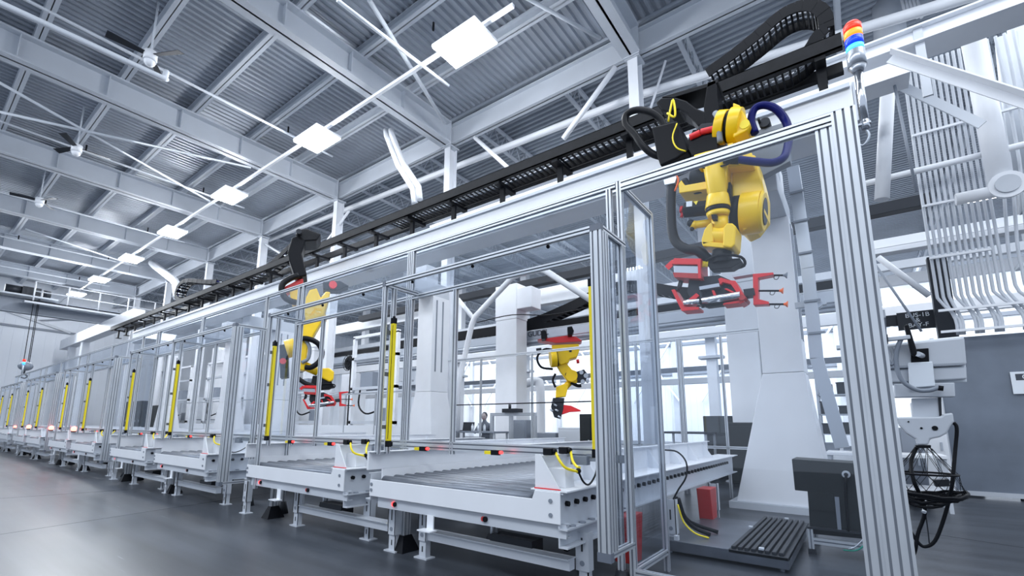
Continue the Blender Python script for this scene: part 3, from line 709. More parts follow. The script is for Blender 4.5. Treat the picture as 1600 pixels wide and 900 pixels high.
P.pr(MB(), [(1109, 391), (1145, 394), (1152, 402), (1140, 401), (1110, 398)], .36, .08).build('fork_bridge', 'yellow', r, bevel=.008)
MB().cyl(P(1120, 379, .24), P(1148, 381, .24), 15*k, n=26).build('wrist_hub', 'yellow', r, bevel=.006)
MB().cyl(P(1115.5, 379, .24), P(1119.8, 379, .24), 14*k, n=26).build('hub_ring', 'black', r)
MB().cyl(P(1134, 399, .22), P(1135, 419, .22), 13*k, 14*k, n=22).build('tool_flange', 'blacks', r, bevel=.006)
# left side: yellow bracket, black motor
P.pr(MB(), [(1068, 298), (1069, 312), (1112, 306), (1112, 294), (1078, 300), (1072, 292)], .22, -.20).build('motor_bracket', 'yellow', r, bevel=.01)
MB().tube([P(1072, 288, .1), P(1080, 300, .12), P(1095, 303, .14), P(1108, 298, .14)], 7*k, n=10).build('motor_cable', 'black', r)
mo = MB().cyl(P(1074, 334, .12), P(1112, 330, .12), 12.5*k, n=8).build('motor', 'blacks', r, bevel=.012)
P.pr(MB(), [(1080, 325), (1089, 324), (1089, 332), (1080, 333)], .12+12.6*k, .11+12*k).build('motor_label', 'ltext', mo)
P.pr(MB(), [(1091, 325), (1098, 324), (1095, 330)], .12+12.6*k, .11+12*k).build('warning_triangle', 'yellow2', mo)
MB().cyl(P(1072, 333, .12), P(1068, 333, .12), 6*k, n=12).cyl(P(1071, 338, .12), P(1069, 345, .12), 2.5*k).build('motor_plug', 'red', mo)
MB().cyl(P(1086, 354, .06), P(1118, 350, .06), 6*k, n=16).sphere(P(1087, 354, .06), 7*k).build('balance_arm', 'yellow', r)
MB().sphere(P(1082, 352, .08), 6*k).sphere(P(1084, 361, .08), 3.5*k).build('cable_plug', 'dark', r)
MB().cyl(P(1082, 275, .02), P(1108, 275, .02), 14*k, n=20).build('axis_motor', 'dark', r, bevel=.01)
MB().tube([P(1098, 274, .34), P(1120, 279, .36), P(1140, 279, .36), P(1158, 270, .34)], 1.3*k, n=8).tube([P(1098, 277, .34), P(1122, 283, .36), P(1148, 277, .36)], 1.1*k, n=8).build('thin_cable', 'black', r)
# blue hose and dress pack
MB().tube([P(1181, 212, .05), P(1175, 192, .05), P(1180, 173, .04), P(1195, 166.5, .03), P(1213, 172, .02), P(1227, 188, 0), P(1233, 210, .05), P(1233, 240, .15), P(1228, 262, .25), P(1212, 272, .3), P(1186, 272, .34), P(1158, 269, .36)], 5.6*k, n=14, smooth_path=6).build('blue_hose', 'blue', r)
MB().cyl(P(1164, 269.5, .35), P(1142, 270, .36), 6.8*k, 6*k, n=14).build('hose_clamp', 'black', r)
MB().tube([P(1056, 292, .15), P(1054, 320, .15), P(1055, 350, .16), P(1058, 372, .18), P(1066, 388, .2), P(1082, 398, .24), P(1100, 402, .26), P(1112, 412, .22), P(1122, 420, .16)], 7.6*k, n=14).build('dress_pack', 'blacks', r)
P.pr(MB(), [(1044, 286), (1060, 283), (1066, 288), (1063, 297), (1047, 300)], .23, .07).build('hose_bracket', 'tube', r, bevel=.005)
MB().tube([P(1064, 284, .2), P(1067, 292, .2), P(1062, 308, .2)], 1.6*k, n=8).build('sensor_lead', 'orange', r)
# above the rail: base drum, red valves, black mounting bracket and hoses
MB().cyl(P(1123, 203, .05), P(1137, 202, .05), 26*k, n=28).build('base_drum', 'yellow', r, bevel=.006)
MB().cyl(P(1137.2, 202, .05), P(1143, 201, .05), 24*k, n=28).build('base_ring', 'black', r)
MB().cyl(P(1143.2, 201, .05), P(1160, 199, .05), 28*k, 26*k, n=28).build('base_drum', 'yellow', r, bevel=.006)
P.pr(MB(), [(1150, 172), (1160, 176), (1177, 206), (1172, 215), (1150, 226)], .18, -.12).build('base_housing', 'yellow', r, bevel=.014)
MB().cyl(P(1168, 206, .19), P(1168, 206, .0), 7*k, n=16).build('housing_boss', 'yellow2', r)
P.pr(MB(), [(1080, 228), (1088, 212), (1122, 208), (1128, 246), (1086, 252)], .16, -.2).build('junction_box', 'black', r, bevel=.01)
P.pr(MB(), [(1090, 214), (1100, 202), (1118, 200), (1122, 209)], .14, -.15).build('junction_lid', 'dark', r, bevel=.006)
MB().cyl(P(1084, 225, .18), P(1100, 218, .18), 4.8*k, n=14).cyl(P(1101, 217, .18), P(1122, 212, .18), 4.8*k, n=14).build('red_valve', 'red', r, bevel=.005)
MB().tube([P(1122, 186, .15), P(1128, 198, .18), P(1129, 215, .18), P(1130, 232, .16)], 4.4*k, n=12).build('grey_hose', 'grey', r)
P.pr(MB(), [(1020, 202), (1060, 192), (1078, 238), (1060, 250), (1034, 262), (1029, 248)], .06, -.42).build('carriage_box', 'black', r, bevel=.02)
MB().tube([P(1037, 206, -.1), P(1032, 186, -.05), P(1018, 176, 0), P(996, 173, .02), P(980, 181, .03), P(979, 196, .03), P(992, 210, .02), P(1003, 226, 0), P(1016, 237, -.05), P(1030, 240, -.1)], 6.2*k, n=14).build('black_hose', 'blacks', r)
MB().tube([P(1048, 196, .1), P(1052, 178, .12), P(1055, 162, .1), P(1059, 178, .12), P(1058, 190, .12), P(1047, 184, .12)], 1.8*k, n=8).build('yellow_lead', 'yellow2', r)
MB().tube([P(1062, 200, .12), P(1056, 222, .14), P(1062, 238, .14), P(1076, 243, .12)], 1.2*k, n=8).build('yellow_lead', 'yellow2', r)
P.pr(MB(), [(1096, 108), (1110, 104), (1115, 160), (1120, 188), (1106, 193), (1094, 184), (1090, 150)], -.3, -.62).build('bracket_post', 'black', r, bevel=.01)
P.pr(MB(), [(1013, 142), (1022, 134), (1045, 133), (1062, 138), (1078, 150), (1092, 155), (1096, 186), (1080, 178), (1064, 160), (1050, 152), (1034, 158), (1022, 154)], -.3, -.68).build('bracket_arm', 'black', r, bevel=.02)
P.pr(MB(), [(1022, 133), (1096, 110), (1112, 102), (1113, 108), (1097, 116), (1040, 134)], -.3, -.74).build('bracket_top', 'blacks', r, bevel=.006)
P.pr(MB(), [(1118, 186), (1138, 180), (1220, 153), (1221, 161), (1140, 188), (1120, 196)], -.55, -.75).build('carriage_plate', 'grey', r, bevel=.006)
MB().cyl(P(1184, 158, -.5), P(1184, 158, -.7), 8*k, n=18).cyl(P(1176, 159, -.4), P(1176, 159, -.62), 2*k).build('carriage_roller', 'dark', r)
P.pr(MB(), [(1090, 188), (1225, 150), (1225, 215), (1180, 240), (1090, 262)], -.62, -.76).build('carriage', 'grey', r, bevel=.01)
gripper(r, lambda x, y, o=0: P(x, y, .18+o), 1)

# ---- second robot
r2 = thing('industrial_robot', 'yellow robot arm hanging behind the fence left of centre with a red gripper', 'robot', (0, 0, 0))
P0 = at(495, 540, 6.0); ya = math.atan2(-P0.x, P0.y)*0 + math.radians(58); P = Plane((P0.x, 6.0, 0), ya); k = P.k(495, 540)
P.pr(MB(), [(470, 505), (502, 496), (511, 495), (510, 501), (501, 508), (487, 532), (469, 530)], .25, -.25).build('upper_arm', 'yellow', r2, bevel=.03)
P.pr(MB(), [(474, 480), (484, 458), (495, 455), (501, 470), (509, 460), (516, 461), (506, 498), (478, 506)], .3, -.3).build('turret', 'yellow', r2, bevel=.03)
MB().cyl(P(447, 546, 0), P(462, 542, 0), 14*k, n=24).build('elbow_drum', 'yellow', r2, bevel=.01)
MB().cyl(P(462.2, 542, 0), P(465, 541.5, 0), 13*k, n=24).build('drum_ring', 'black', r2)
MB().cyl(P(465.2, 541.5, 0), P(474, 539, 0), 13*k, 12*k, n=24).build('elbow_drum', 'yellow', r2)
P.pr(MB(), [(467, 528), (483, 528), (479, 560), (476, 580), (463, 578)], .18, -.18).build('forearm', 'yellow', r2, bevel=.02)
MB().cyl(P(476, 572, .05), P(497, 582, .05), 7*k, 6*k, n=18).build('wrist_neck', 'yellow', r2)
MB().cyl(P(497.3, 582.2, .05), P(500, 583, .05), 7*k, n=18).build('wrist_band', 'black', r2)
P.pr(MB(), [(500, 577), (514, 576), (522, 582), (521, 594), (515, 598), (503, 592)], .2, -.15).build('wrist_block', 'yellow', r2, bevel=.03)
P.pr(MB(), [(489, 588), (505, 588), (518, 596), (520, 604), (498, 610), (486, 600)], .15, -.15).build('tool_flange', 'blacks', r2, bevel=.01)
MB().tube([P(469, 531, .2), P(483, 533, .3), P(497, 540, .3), P(503, 553, .3), P(499, 567, .3), P(487, 576, .3), P(478, 576, .25)], 4*k, n=12).build('dark_hose', 'black', r2)
MB().tube([P(476, 530, .2), P(484, 545, .22), P(482, 562, .22), P(472, 568, .2)], 2.8*k, n=10).build('grey_hose', 'grey', r2)
MB().tube([P(464, 590, .1), P(478, 600, .15), P(494, 604, .12)], 3.4*k, n=10).build('dress_pack', 'blacks', r2)
MB().cyl(P(440, 568, -.2), P(447, 566, -.2), 10*k, n=18).build('motor', 'dark', r2); P.pr(MB(), [(436, 538), (449, 536), (450, 588), (437, 590)], -.1, -.5).build('motor_case', 'dark', r2, bevel=.01)
MB().cyl(P(442, 564, .0), P(442, 564, -.1), 4.5*k, n=14).build('red_plug', 'red', r2)
P.pr(MB(), [(504, 442), (531, 440), (545, 448), (528, 455), (505, 454)], .1, -.3).build('axis_motor', 'dark', r2, bevel=.02)
MB().cyl(P(520, 448, .2), P(520, 448, .1), 6*k, n=18).build('motor_cap', 'red', r2)
P.pr(MB(), [(443, 451), (468, 438), (474, 437), (473, 443), (447, 456)], .1, -.4).build('red_plate', 'red', r2, bevel=.01)
P.pr(MB(), [(452, 455), (474, 444), (480, 470), (456, 476)], .0, -.5).build('base_housing', 'yellow', r2, bevel=.02)
MB().tube([P(468, 434, .2), P(456, 438, .2), P(444, 446, .2), P(441, 456, .2), P(446, 468, .2), P(456, 474, .2), P(462, 474, .1)], 4.6*k, n=12).build('black_hose', 'blacks', r2)
P.pr(MB(), [(457, 376), (468, 372), (478, 378), (472, 400), (480, 434), (462, 438), (452, 410), (450, 398)], .2, -.4).build('bracket_post', 'black', r2, bevel=.03)
P.pr(MB(), [(462, 370), (470, 363), (480, 362), (502, 370), (495, 380), (466, 382)], .2, -.5).build('bracket_top', 'blacks', r2, bevel=.03)
for q_, dd in ((474, .2),):
    MB().cyl(P(468, 370, .2), P(468, 370, .35), 4*k, n=14).build('bracket_roller', 'dark', r2)
gripper(r2, lambda x, y, o=0: P(474+(x-1062)*.463, 603+(y-415)*.47, .05+o), 1.0)

# ---- third robot, hanging on the second line behind
r3 = thing('industrial_robot', 'small yellow robot hanging from the rear silver beam, centre right of the photo', 'robot', (0, 0, 0))
P0 = at(878, 580, 12.4); P = Plane((P0.x, 12.4, 0), math.radians(30)); k = P.k(878, 580)
P.pr(MB(), [(840, 533), (885, 527), (900, 529), (909, 535), (906, 536), (868, 538)], .28, -.3).build('red_base_plate', 'red', r3, bevel=.01)
for x_, y_ in ((850, 529), (890, 523)):
    MB().box(0, 0, 0, 0, 0, 0); P.pr(MB(), [(x_-4, y_-6), (x_+3, y_-7), (x_+6, y_), (x_+3, y_+6), (x_-3, y_+6)], .6, .2).build('roller_block', 'black', r3, bevel=.01)
P.pr(MB(), [(862, 541), (904, 539), (905, 549), (901, 560), (890, 563), (888, 568), (876, 572), (864, 562)], .24, -.24).build('shoulder', 'yellow', r3, bevel=.03)
MB().cyl(P(860, 562, .25), P(869, 561, .22), 14*k, n=24).build('shoulder_drum', 'yellow', r3, bevel=.01)
MB().cyl(P(869.3, 561, .22), P(872, 560.6, .22), 13*k, n=24).build('drum_ring', 'black', r3)
P.pr(MB(), [(866, 566), (878, 560), (894, 579), (904, 582), (905, 594), (900, 600), (886, 596), (874, 580)], .16, -.16).build('upper_arm', 'yellow', r3, bevel=.03)
MB().cyl(P(893, 588, .22), P(893, 588, -.25), 9*k, n=20).build('elbow_drum', 'yellow', r3)
P.pr(MB(), [(900, 582), (912, 578), (918, 586), (914, 598), (902, 598)], .2, -.2).build('elbow_motors', 'dark', r3, bevel=.02)
P.pr(MB(), [(869, 605), (882, 600), (888, 604), (884, 620), (868, 622)], .15, -.15).build('wrist', 'yellow', r3, bevel=.02)
MB().cyl(P(892, 596, 0), P(882, 606, 0), 5*k, n=14).build('forearm', 'yellow', r3)
MB().tube([P(892, 598, .1), P(902, 603, .1), P(908, 603, .1)], 2.6*k, n=8).tube([P(864, 548, .2), P(851, 548, .25), P(840, 560, .25), P(846, 575, .25), P(864, 578, .2)], 1.8*k, n=8).tube([P(868, 585, .2), P(864, 595, .2), P(868, 606, .2)], 1.8*k, n=8).build('hose', 'black', r3)
P.pr(MB(), [(864, 622), (882, 622), (880, 640), (876, 655), (866, 652), (861, 636)], .12, -.12).build('tool_body', 'dark', r3, bevel=.01)
P.pr(MB(), [(874, 632), (892, 634), (907, 641), (907, 643), (890, 644), (878, 648)], .1, -.1).build('red_tool', 'red', r3, bevel=.01)
P.pr(MB(), [(838, 546), (846, 545), (847, 552), (839, 553)], .2, 0).build('plug', 'dark', r3)

MB().cyl(P(886, 586, .2), P(886, 586, .17), 3*k, n=12).build('axis_cap', 'dark', r3)
for x_, y_, q_ in ((908, 583, 3.2), (915, 588, 3.6), (910, 597, 3.2), (918, 596, 2.4)): MB().cyl(P(x_, y_, .22), P(x_, y_, -.1), q_*k, n=12).build('wrist_motor', 'tube', r3)
for x_, y_ in ((862, 628), (868, 640), (860, 640), (872, 650), (866, 632)): MB().cyl(P(x_, y_, .14), P(x_+4, y_+3, .16), 1.6*k, n=8).build('tool_valve', 'tube', r3)
P.pr(MB(), [(889, 548), (893, 548), (893, 552), (889, 552)], .25, .24).build('label_patch', 'dark', r3)
MB().cyl(P(902, 563, .2), P(903, 569, .2), 2.4*k, n=10).build('red_plug', 'red', r3)

# ================================================================ RIGHT FOREGROUND
def flat(P, pts, o1, o2, name, m, parent=None, bevel=0): return P.pr(MB(), pts, o1, o2).build(name, m, parent, bevel=bevel)
# beacon on the corner post
r = thing('stack_light', 'red and blue glowing signal tower on top of the right fence corner post', 'signal light', (.205, 3.66, 3.24))
MB().cyl((0, 0, 0), (0, 0, .36), .022, n=14).build('pole', 'silver', r)
MB().cyl((0, 0, .36), (0, 0, .40), .03, .05, n=20).cyl((0, 0, .40), (0, 0, .51), .052, n=24).build('base', 'tube', r)
for a, b, rr, m, nm in ((.512, .55, .050, 'lcya', 'bright_blue_lens'), (.551, .61, .051, 'lblu', 'blue_lens'), (.611, .66, .051, 'lora', 'orange_lens'), (.661, .705, .051, 'lred', 'red_lens')):
    MB().cyl((0, 0, a), (0, 0, b), rr, n=24).build(nm, m, r)
MB().cyl((0, 0, .706), (0, 0, .73), .051, .038, n=24).build('red_lens', 'lred', r)
MB().box(-.09, .03, -.015, .015, -.03, -.018).cyl((0, 0, -.06), (0, 0, 0), .024, n=10).build('bracket', 'silver', r)
MB().tube([(0, 0, -.06), (.01, 0, -.12), (-.03, 0, -.17), (-.07, .0, -.11)], .008, n=8).build('cable', 'tube', r)

# black cabinet on a short aluminium frame
P = Plane((0, 5.9, 0), 0)
r = thing('control_cabinet', 'black stepped steel cabinet with a ring plug, on a low frame behind the corner post', 'cabinet', (0, 0, 0))
flat(P, [(1237, 717), (1368, 726), (1388, 846), (1266, 834), (1262, 768), (1242, 766)], 0, -.42, 'housing', 'char', r, .006)
flat(P, [(1262, 768.5), (1302, 771), (1306, 800), (1264, 796)], .012, 0.001, 'panel', 'char', r)
flat(P, [(1304, 776), (1311, 776.5), (1315, 828), (1309, 827.5)], .012, .001, 'vent_strip', 'grey', r)
MB().cyl(P(1322, 741, 0), P(1322, 741, .03), .035, n=18).build('plug_ring', 'wgrey', r); MB().cyl(P(1322, 741, .031), P(1322, 741, .05), .018, n=12).build('plug_core', 'dark', r)
MB().tube([P(1322, 744, .04), P(1322, 780, .03), P(1326, 830, .04)], .012, n=8).build('cable', 'black', r)
MB().tube([P(1368, 826, .05), P(1352, 848, .06), P(1338, 858, .06), P(1318, 858, .05)], .007, n=8).build('green_lead', 'green', r)
MB().tube([P(1366, 820, .05), P(1340, 850, .06), P(1326, 856, .06)], .006, n=8).build('grey_lead', 'tube', r)
y = 5.85; a = P(1266, 864, 0).x; b = P(1372, 880, 0).x
MB().prof(a+.045, b, y, y+.045, .10, .16, 'x').build('frame_rail', 'alu', r)
for x in (a, b):
    for y_ in (y, y+.5): MB().prof(x, x+.045, y_, y_+.045, .05, .24, 'z').build('frame_post', 'alu', r); MB().box(x-.01, x+.055, y_-.01, y_+.055, 0, .05).build('foot', 'dark', r)
MB().box(a, b+.045, y-.0, y+.50, .241, .26).build('frame_top', 'dark', r)

# floor platform with ribbed cover
r = thing('floor_platform', 'low steel floor platform with a ribbed cover in front of the pedestal', 'platform', (-1.70, 4.95, 0))
MB().box(0, 1.08, 0, 1.6, .03, .13).build('frame', 'steelplate', r, bevel=.004)
mb = MB()
for i in range(8): mb.box(.62+.055*i, .655+.055*i, .03, 1.9, .131, .158)
mb.box(.60, 1.08, .0, 1.92, .10, .131)
mb.build('ribbed_cover', 'dark', r, bevel=.004)
for x, y_ in ((.85, .02), (.1, .02), (.85, 1.8), (.6, 1.0)): MB().box(x, x+.04, y_, y_+.05, .159 if x > .5 else .131, .175).build('clamp', 'wgrey', r)
for x, y_ in ((.05, .05), (1.02, .05), (.05, 1.5), (1.02, 1.5)): MB().cyl((x, y_, 0), (x, y_, .03), .02, n=8).build('foot', 'grey', r)
tag(MB().tube([(-1.62, 5.25, .50), (-1.58, 5.3, .30), (-1.5, 5.35, .2), (-1.36, 5.4, .145)], .02, n=8).tube([(-1.66, 5.3, .50), (-1.6, 5.4, .28), (-1.50, 5.5, .2), (-1.32, 5.55, .15)], .02, n=8).build('cable', 'black'), 'thick black cables dropping from the nearest conveyor onto the platform', 'cable')
tag(MB().tube([(-1.6, 5.15, .45), (-1.56, 5.18, .28), (-1.46, 5.2, .18), (-1.34, 5.25, .14)], .009, n=8).build('cable', 'yellow2'), 'thin yellow green cable beside the black ones under the conveyor', 'cable')
for k, (x, y0) in enumerate(((-1.78, 3.95), (-1.70, 6.3))):
    q = MB().prism([(x-.02, y0, .49), (x-.02, y0+.32, .49), (x-.02, y0+.26, .10), (x-.02, y0+.06, .10)], (.16, 0, 0)).build('drive_guard', 'redd', bevel=.006)
    tag(q, ['red drive guard seen through the narrow end pane under the conveyor', 'red drive guard box hanging under the rear of the nearest conveyor'][k], 'guard')
# loop lead on the conveyor side
tag(MB().tube([at(1038, 703, 5.2), at(1058, 706, 5.2), at(1072, 722, 5.2), at(1072, 745, 5.2), at(1060, 765, 5.2), at(1052, 780, 5.2)], .009, n=8).build('cable', 'black'), 'thin black cable looping down the side of the nearest conveyor', 'cable')

# operator panel on its arm with the hanging cable net
P = Plane((0.4, 4.9, 0), 0)
r = thing('operator_panel', 'pale grey operator panel seen from behind, hung beside the fence corner post', 'monitor', (0, 0, 0))
k = P.k(1440, 560)
flat(P, [(1381, 539), (1506, 526), (1510, 571), (1380, 577)], .03, -.06, 'monitor_back', 'wgrey', r, .02)
flat(P, [(1380, 578), (1510, 572), (1511, 592), (1379, 598)], .0, -.05, 'monitor_lower', 'wgrey', r, .01)
flat(P, [(1376, 536), (1508, 523), (1513, 596), (1376, 602)], -.061, -.075, 'bezel', 'ltext', r, .004)
flat(P, [(1382, 541), (1504, 529), (1506, 590), (1382, 596)], -.0755, -.078, 'screen', 'screen', r)
flat(P, [(1418, 568), (1456, 566), (1460, 604), (1420, 607)], .06, .031, 'bracket', 'ltext', r, .006)
flat(P, [(1422, 547), (1450, 545), (1451, 567), (1423, 569)], .045, .031, 'mount_plate', 'black', r, .004)
flat(P, [(1411, 512), (1418, 510), (1432, 555), (1428, 560), (1422, 556)], .12, .06, 'arm_link', 'black', r, .01)
MB().cyl(P(1440, 557, .04), P(1432, 556, .12), .02, n=12).build('ball_joint', 'wgrey', r)
flat(P, [(1380, 531), (1420, 527), (1421, 533), (1381, 537)], .13, .08, 'arm', 'wgrey', r, .006)
flat(P, [(1376, 527), (1386, 526), (1387, 541), (1378, 542)], .15, .06, 'arm_joint', 'dark', r, .008)
MB().bar(P(1380, 533, .1), V((.16, 3.70, P(1380, 533, .1).z)), .04, .05).build('arm_tube', 'wgrey', r)
MB().tube([P(1407, 532, .1), P(1400, 550, .1), P(1400, 575, .1), P(1409, 597, .1), P(1430, 610, .09), P(1450, 611, .08), P(1466, 606, .07)], .016, n=10).build('panel_cable', 'grey', r)
MB().tube([P(1380, 542, .1), P(1384, 560, .1), P(1392, 572, .1), P(1397, 560, .08), P(1394, 545, .06)], .013, n=10).build('panel_cable', 'grey', r)
MB().cyl(P(1464, 607, .07), P(1472, 608, .07), .02, n=10).build('cable_plug', 'black', r)
flat(P, [(1397, 600), (1491, 598), (1492, 620), (1398, 621)], .02, -.10, 'keypad_box', 'wgrey', r, .006)
flat(P, [(1425, 622), (1469, 621), (1469, 651), (1427, 652)], -.02, -.09, 'neck_post', 'wgrey', r, .004)
flat(P, [(1466, 621), (1471, 621), (1472, 650), (1468, 650)], -.01, -.06, 'neck_seam', 'dark', r)
flat(P, [(1399, 652), (1469, 651), (1474, 647), (1488, 645), (1490, 659), (1484, 667), (1479, 677), (1468, 683), (1453, 686), (1450, 695), (1433, 695), (1430, 686), (1416, 677), (1405, 665)], .03, -.05, 'handle_housing', 'wgrey', r, .012)
for x, y, q in ((1460, 669, .018), (1439, 669, .008), (1419, 659, .006)): MB().cyl(P(x, y, .03), P(x, y, .036), q, n=14).build('button', 'black', r)
flat(P, [(1430, 695.5), (1454, 695.5), (1454, 700), (1431, 700)], .03, -.05, 'clamp_block', 'black', r)
# net and cables
r = thing('cable_net', 'black netting basket holding coiled cable below the operator panel', 'cable', (0, 0, 0))
def ring(cx, cy, rx, n=24, off=0, wob=0): 
    c = P(cx, cy, off); R = rx*k
    return [c+V((R*math.cos(2*PI*i/n), R*.8*math.sin(2*PI*i/n), wob*math.sin(4*PI*i/n+wob*60)+ (random.uniform(-1, 1)*wob*.5))) for i in range(n)]
R1, R2 = ring(1446, 740, 37), ring(1451, 771, 43)
MB().tube(R1, .008, closed=True, smooth_path=1, n=8).build('hoop', 'black', r)
mb = MB()
for q in range(6): mb.tube(ring(1450+random.uniform(-3, 3), 770+q*2.0, 43-q*1.2, wob=.015+.004*q), .011, closed=True, smooth_path=1, n=6)
mb.build('coiled_cable', 'black', r)
mb = MB(); top = ring(1442, 700, 10); bot = ring(1442, 786, 4)
for i in range(0, 24, 2):
    for j in (-2, 2):
        mb.tube([top[i], R1[(i+j) % 24], R2[(i+2*j) % 24]], .0022, n=4, smooth_path=1)
    if i % 4 == 0: mb.tube([R2[i], bot[i]], .003, n=4, smooth_path=1)
mb.build('netting', 'black', r)
flat(P, [(1461, 752), (1486, 751), (1487, 762), (1465, 763)], -.1, -.2, 'plug_box', 'dark', r)
MB().tube([P(1444, 780, .0), P(1445, 795, .0), P(1443, 800, .02)], .014, n=8).build('cable_tie', 'ltext', r)
MB().tube([P(1446, 800, 0), P(1450, 830, 0), P(1452, 849, 0)], .004, n=6).build('lanyard', 'dark', r)
tag(MB().tube([P(1490, 660, 0), P(1495, 669, 0), P(1493, 698, 0), P(1486, 756, .05), P(1482, 785, 0), P(1473, 816, 0), P(1461, 845, 0), P(1447, 854, 0), P(1435, 848, 0), P(1412, 816, 0), P(1385, 790, -.1)], .012, n=8).build('cable', 'black'), 'long black cable hanging in a loop from the right of the operator panel', 'cable')
tag(MB().tube([P(1432, 699, 0), P(1423, 722, .03), P(1426, 750, .12), P(1440, 779, 0.05), P(1445, 802, 0), P(1434, 835, .0), P(1430, 860, .0), P(1424, 879, -.1), P(1416, 890, -.3)], .013, n=8).build('cable', 'black'), 'black cable dropping through the net down to the floor', 'cable')

# dark partition panel with the caution sign
r = thing('partition_panel', 'large mottled grey partition panel with pale edging at the right side', 'panel', (1.22, 12.4, 0))
MB().box(.06, 2.6, 0, .06, .12, 2.98).build('sheet', 'panel', r)
MB().box(0, .06, -.02, .07, .04, 3.0).box(.06, 2.6, -.02, .07, .04, .12).build('edging', 'wgrey', r)
for x in (.03, .9, 1.8): MB().cyl((x, .03, 0), (x, .03, .04), .03, n=10).build('foot', 'dark', r)
def text(parent, s, size, loc, m, name='lettering', ry=0, ext=.002):
    c = bpy.data.curves.new(name, 'FONT'); c.body = s; c.size = size; c.extrude = ext; c.align_x = 'CENTER'; c.align_y = 'CENTER'
    c.materials.append(M[m]); tmp = bpy.data.objects.new(name, c); COL.objects.link(tmp)
    me = bpy.data.meshes.new_from_object(tmp.evaluated_get(bpy.context.evaluated_depsgraph_get())); bpy.data.objects.remove(tmp)
    o = bpy.data.objects.new(name, me); COL.objects.link(o); o.parent = parent; o.location = loc; o.rotation_euler = (PI/2, 0, ry); return o
sg = thing('caution_sign', 'white caution sign with a black heading on the grey partition panel', 'sign', (2.64, 12.36, 2.07))
MB().box(-.42, .42, 0, .015, -.20, .20).build('board', 'ltext', sg, bevel=.004)
MB().box(-.36, .36, -.004, -.0005, .045, .16).build('heading_band', 'dtext', sg)
text(sg, 'CAUTION', .125, (0, -.007, .10), 'ltext')
for i, s in enumerate(('AREA IS', 'ELECTRICALLY LIVE', 'KEEP CLEAR, ONLY', 'AUTHORIZED STAFF')): text(sg, s, .055, (-.01, -.004, .01-.052*i), 'dtext')

# conduits running down to the panel, with cross channels
for i in range(17):
    x = 1.40+.085*i if i < 12 else 2.55+.12*(i-12)
    pts = [(x+.02, 12.2, 8.8), (x, 12.2, 6.5), (x, 12.2, 4.1)] if i < 12 else [(x, 12.2, 8.8), (x, 12.2, 6.2), (x-.10, 12.2, 4.6), (x-.1, 12.2, 4.1)]
    e = (.12 if i % 3 else .25)+(.1 if i > 8 else 0)
    pts += [(pts[-1][0]+e*.1, 12.2, 3.7), (pts[-1][0]+e, 12.2, 3.3), (pts[-1][0]+e, 12.2, 3.0)]
    tag(MB().tube(pts, .026, n=8, smooth_path=3).build('conduit', 'wgrey'), 'thin white electrical conduit running down to the grey panel, %s from the left' % (['first']+ORD[1:]+['fifteenth', 'sixteenth', 'seventeenth'])[i], 'conduit', 'electrical conduits')
for i, (a, b) in enumerate((((1425, 211), (1592, 171)), ((1441, 321), (1552, 299)), ((1452, 402), (1548, 386)), ((1466, 484), (1610, 474)), ((1470, 517), (1610, 509)))):
    pa, pb = at(*a, 12.1), at(*b, 12.1)
    tag(MB().box(pa.x, pb.x, 12.08, 12.13, pa.z-.045, pa.z+.0).build('support_channel', 'white'), 'white cross channel holding the conduits, %s from the top' % (['first']+ORD[1:])[i], 'channel', 'conduit supports')
# upper right beams, pipes and brace
Yb = 9.0
a, b = at(1349, 98, Yb), at(1349, 80, Yb)
o = MB().box(-9.5, 4.5, Yb, Yb+.03, a.z, b.z+.02).box(-9.5, 4.5, Yb-.1, Yb+.45, a.z-.03, a.z).box(-9.5, 4.5, Yb-.1, Yb+.2, b.z+.02, b.z+.05).build('runway_beam', 'white')
tag(o, 'upper white runway beam crossing to the top right corner', 'beam')
a, b = at(1349, 137, Yb), at(1349, 116, Yb)
o = MB().box(-9.5, at(1422, 114, Yb).x, Yb, Yb+.03, a.z, b.z+.03).box(-9.5, at(1422, 114, Yb).x, Yb-.05, Yb+.4, a.z-.025, a.z).build('runway_beam', 'white')
tag(o, 'lower white runway beam ending just right of the signal tower', 'beam')
def pipe(name, pts, r_, m, lab, cat='pipe', n=14, sp=1, group=None): return tag(MB().tube(pts, r_, n=n, smooth_path=sp).build(name, m), lab, cat, group)
pipe('roof_pipe', [at(420, 375, 10.6), at(1000, 148, 10.6), at(1490, 2, 10.6), at(1700, -60, 10.6)], .10, 'white', 'long white roof pipe running behind the columns to the top right', 'pipe')
pipe('vertical_pipe', [at(1520, 60, 11.6), at(1566, 296, 11.6)], .17, 'white', 'thick white vertical pipe behind the conduits at the far right', 'pipe', 20)
r = thing('pipe_valve', 'round white flanged valve at the foot of the thick pipe', 'valve', tuple(at(1574, 288, 11.4)))
MB().cyl((0, -.02, 0), (0, .05, 0), .24, n=24).build('flange', 'white', r); MB().cyl((0, -.06, 0), (0, -.02, 0), .16, n=20).build('valve_body', 'wgrey', r); MB().cyl((-.65, .1, -.05), (.5, .1, -.05), .11, n=14).build('branch', 'white', r)
pipe('vertical_pipe', [at(1387, 142, 10.4), at(1378, 312, 10.4)], .11, 'white', 'white vertical pipe just right of the fence corner post', 'pipe', 18)
pipe('vertical_pipe', [at(1386, -10, 13), at(1392, 75, 13)], .30, 'wgrey', 'short thick pipe at the top edge above the runway beam', 'pipe', 18)
for i in range(5): pipe('conduit', [at(1408+i*6, -5, 12.6), at(1416+i*6, 28, 12.6)], .03, 'white', 'white conduit at the top edge above the runway beam, %s from the left' % (['first']+ORD[1:])[i], 'conduit', 8, 1, 'upper conduits')
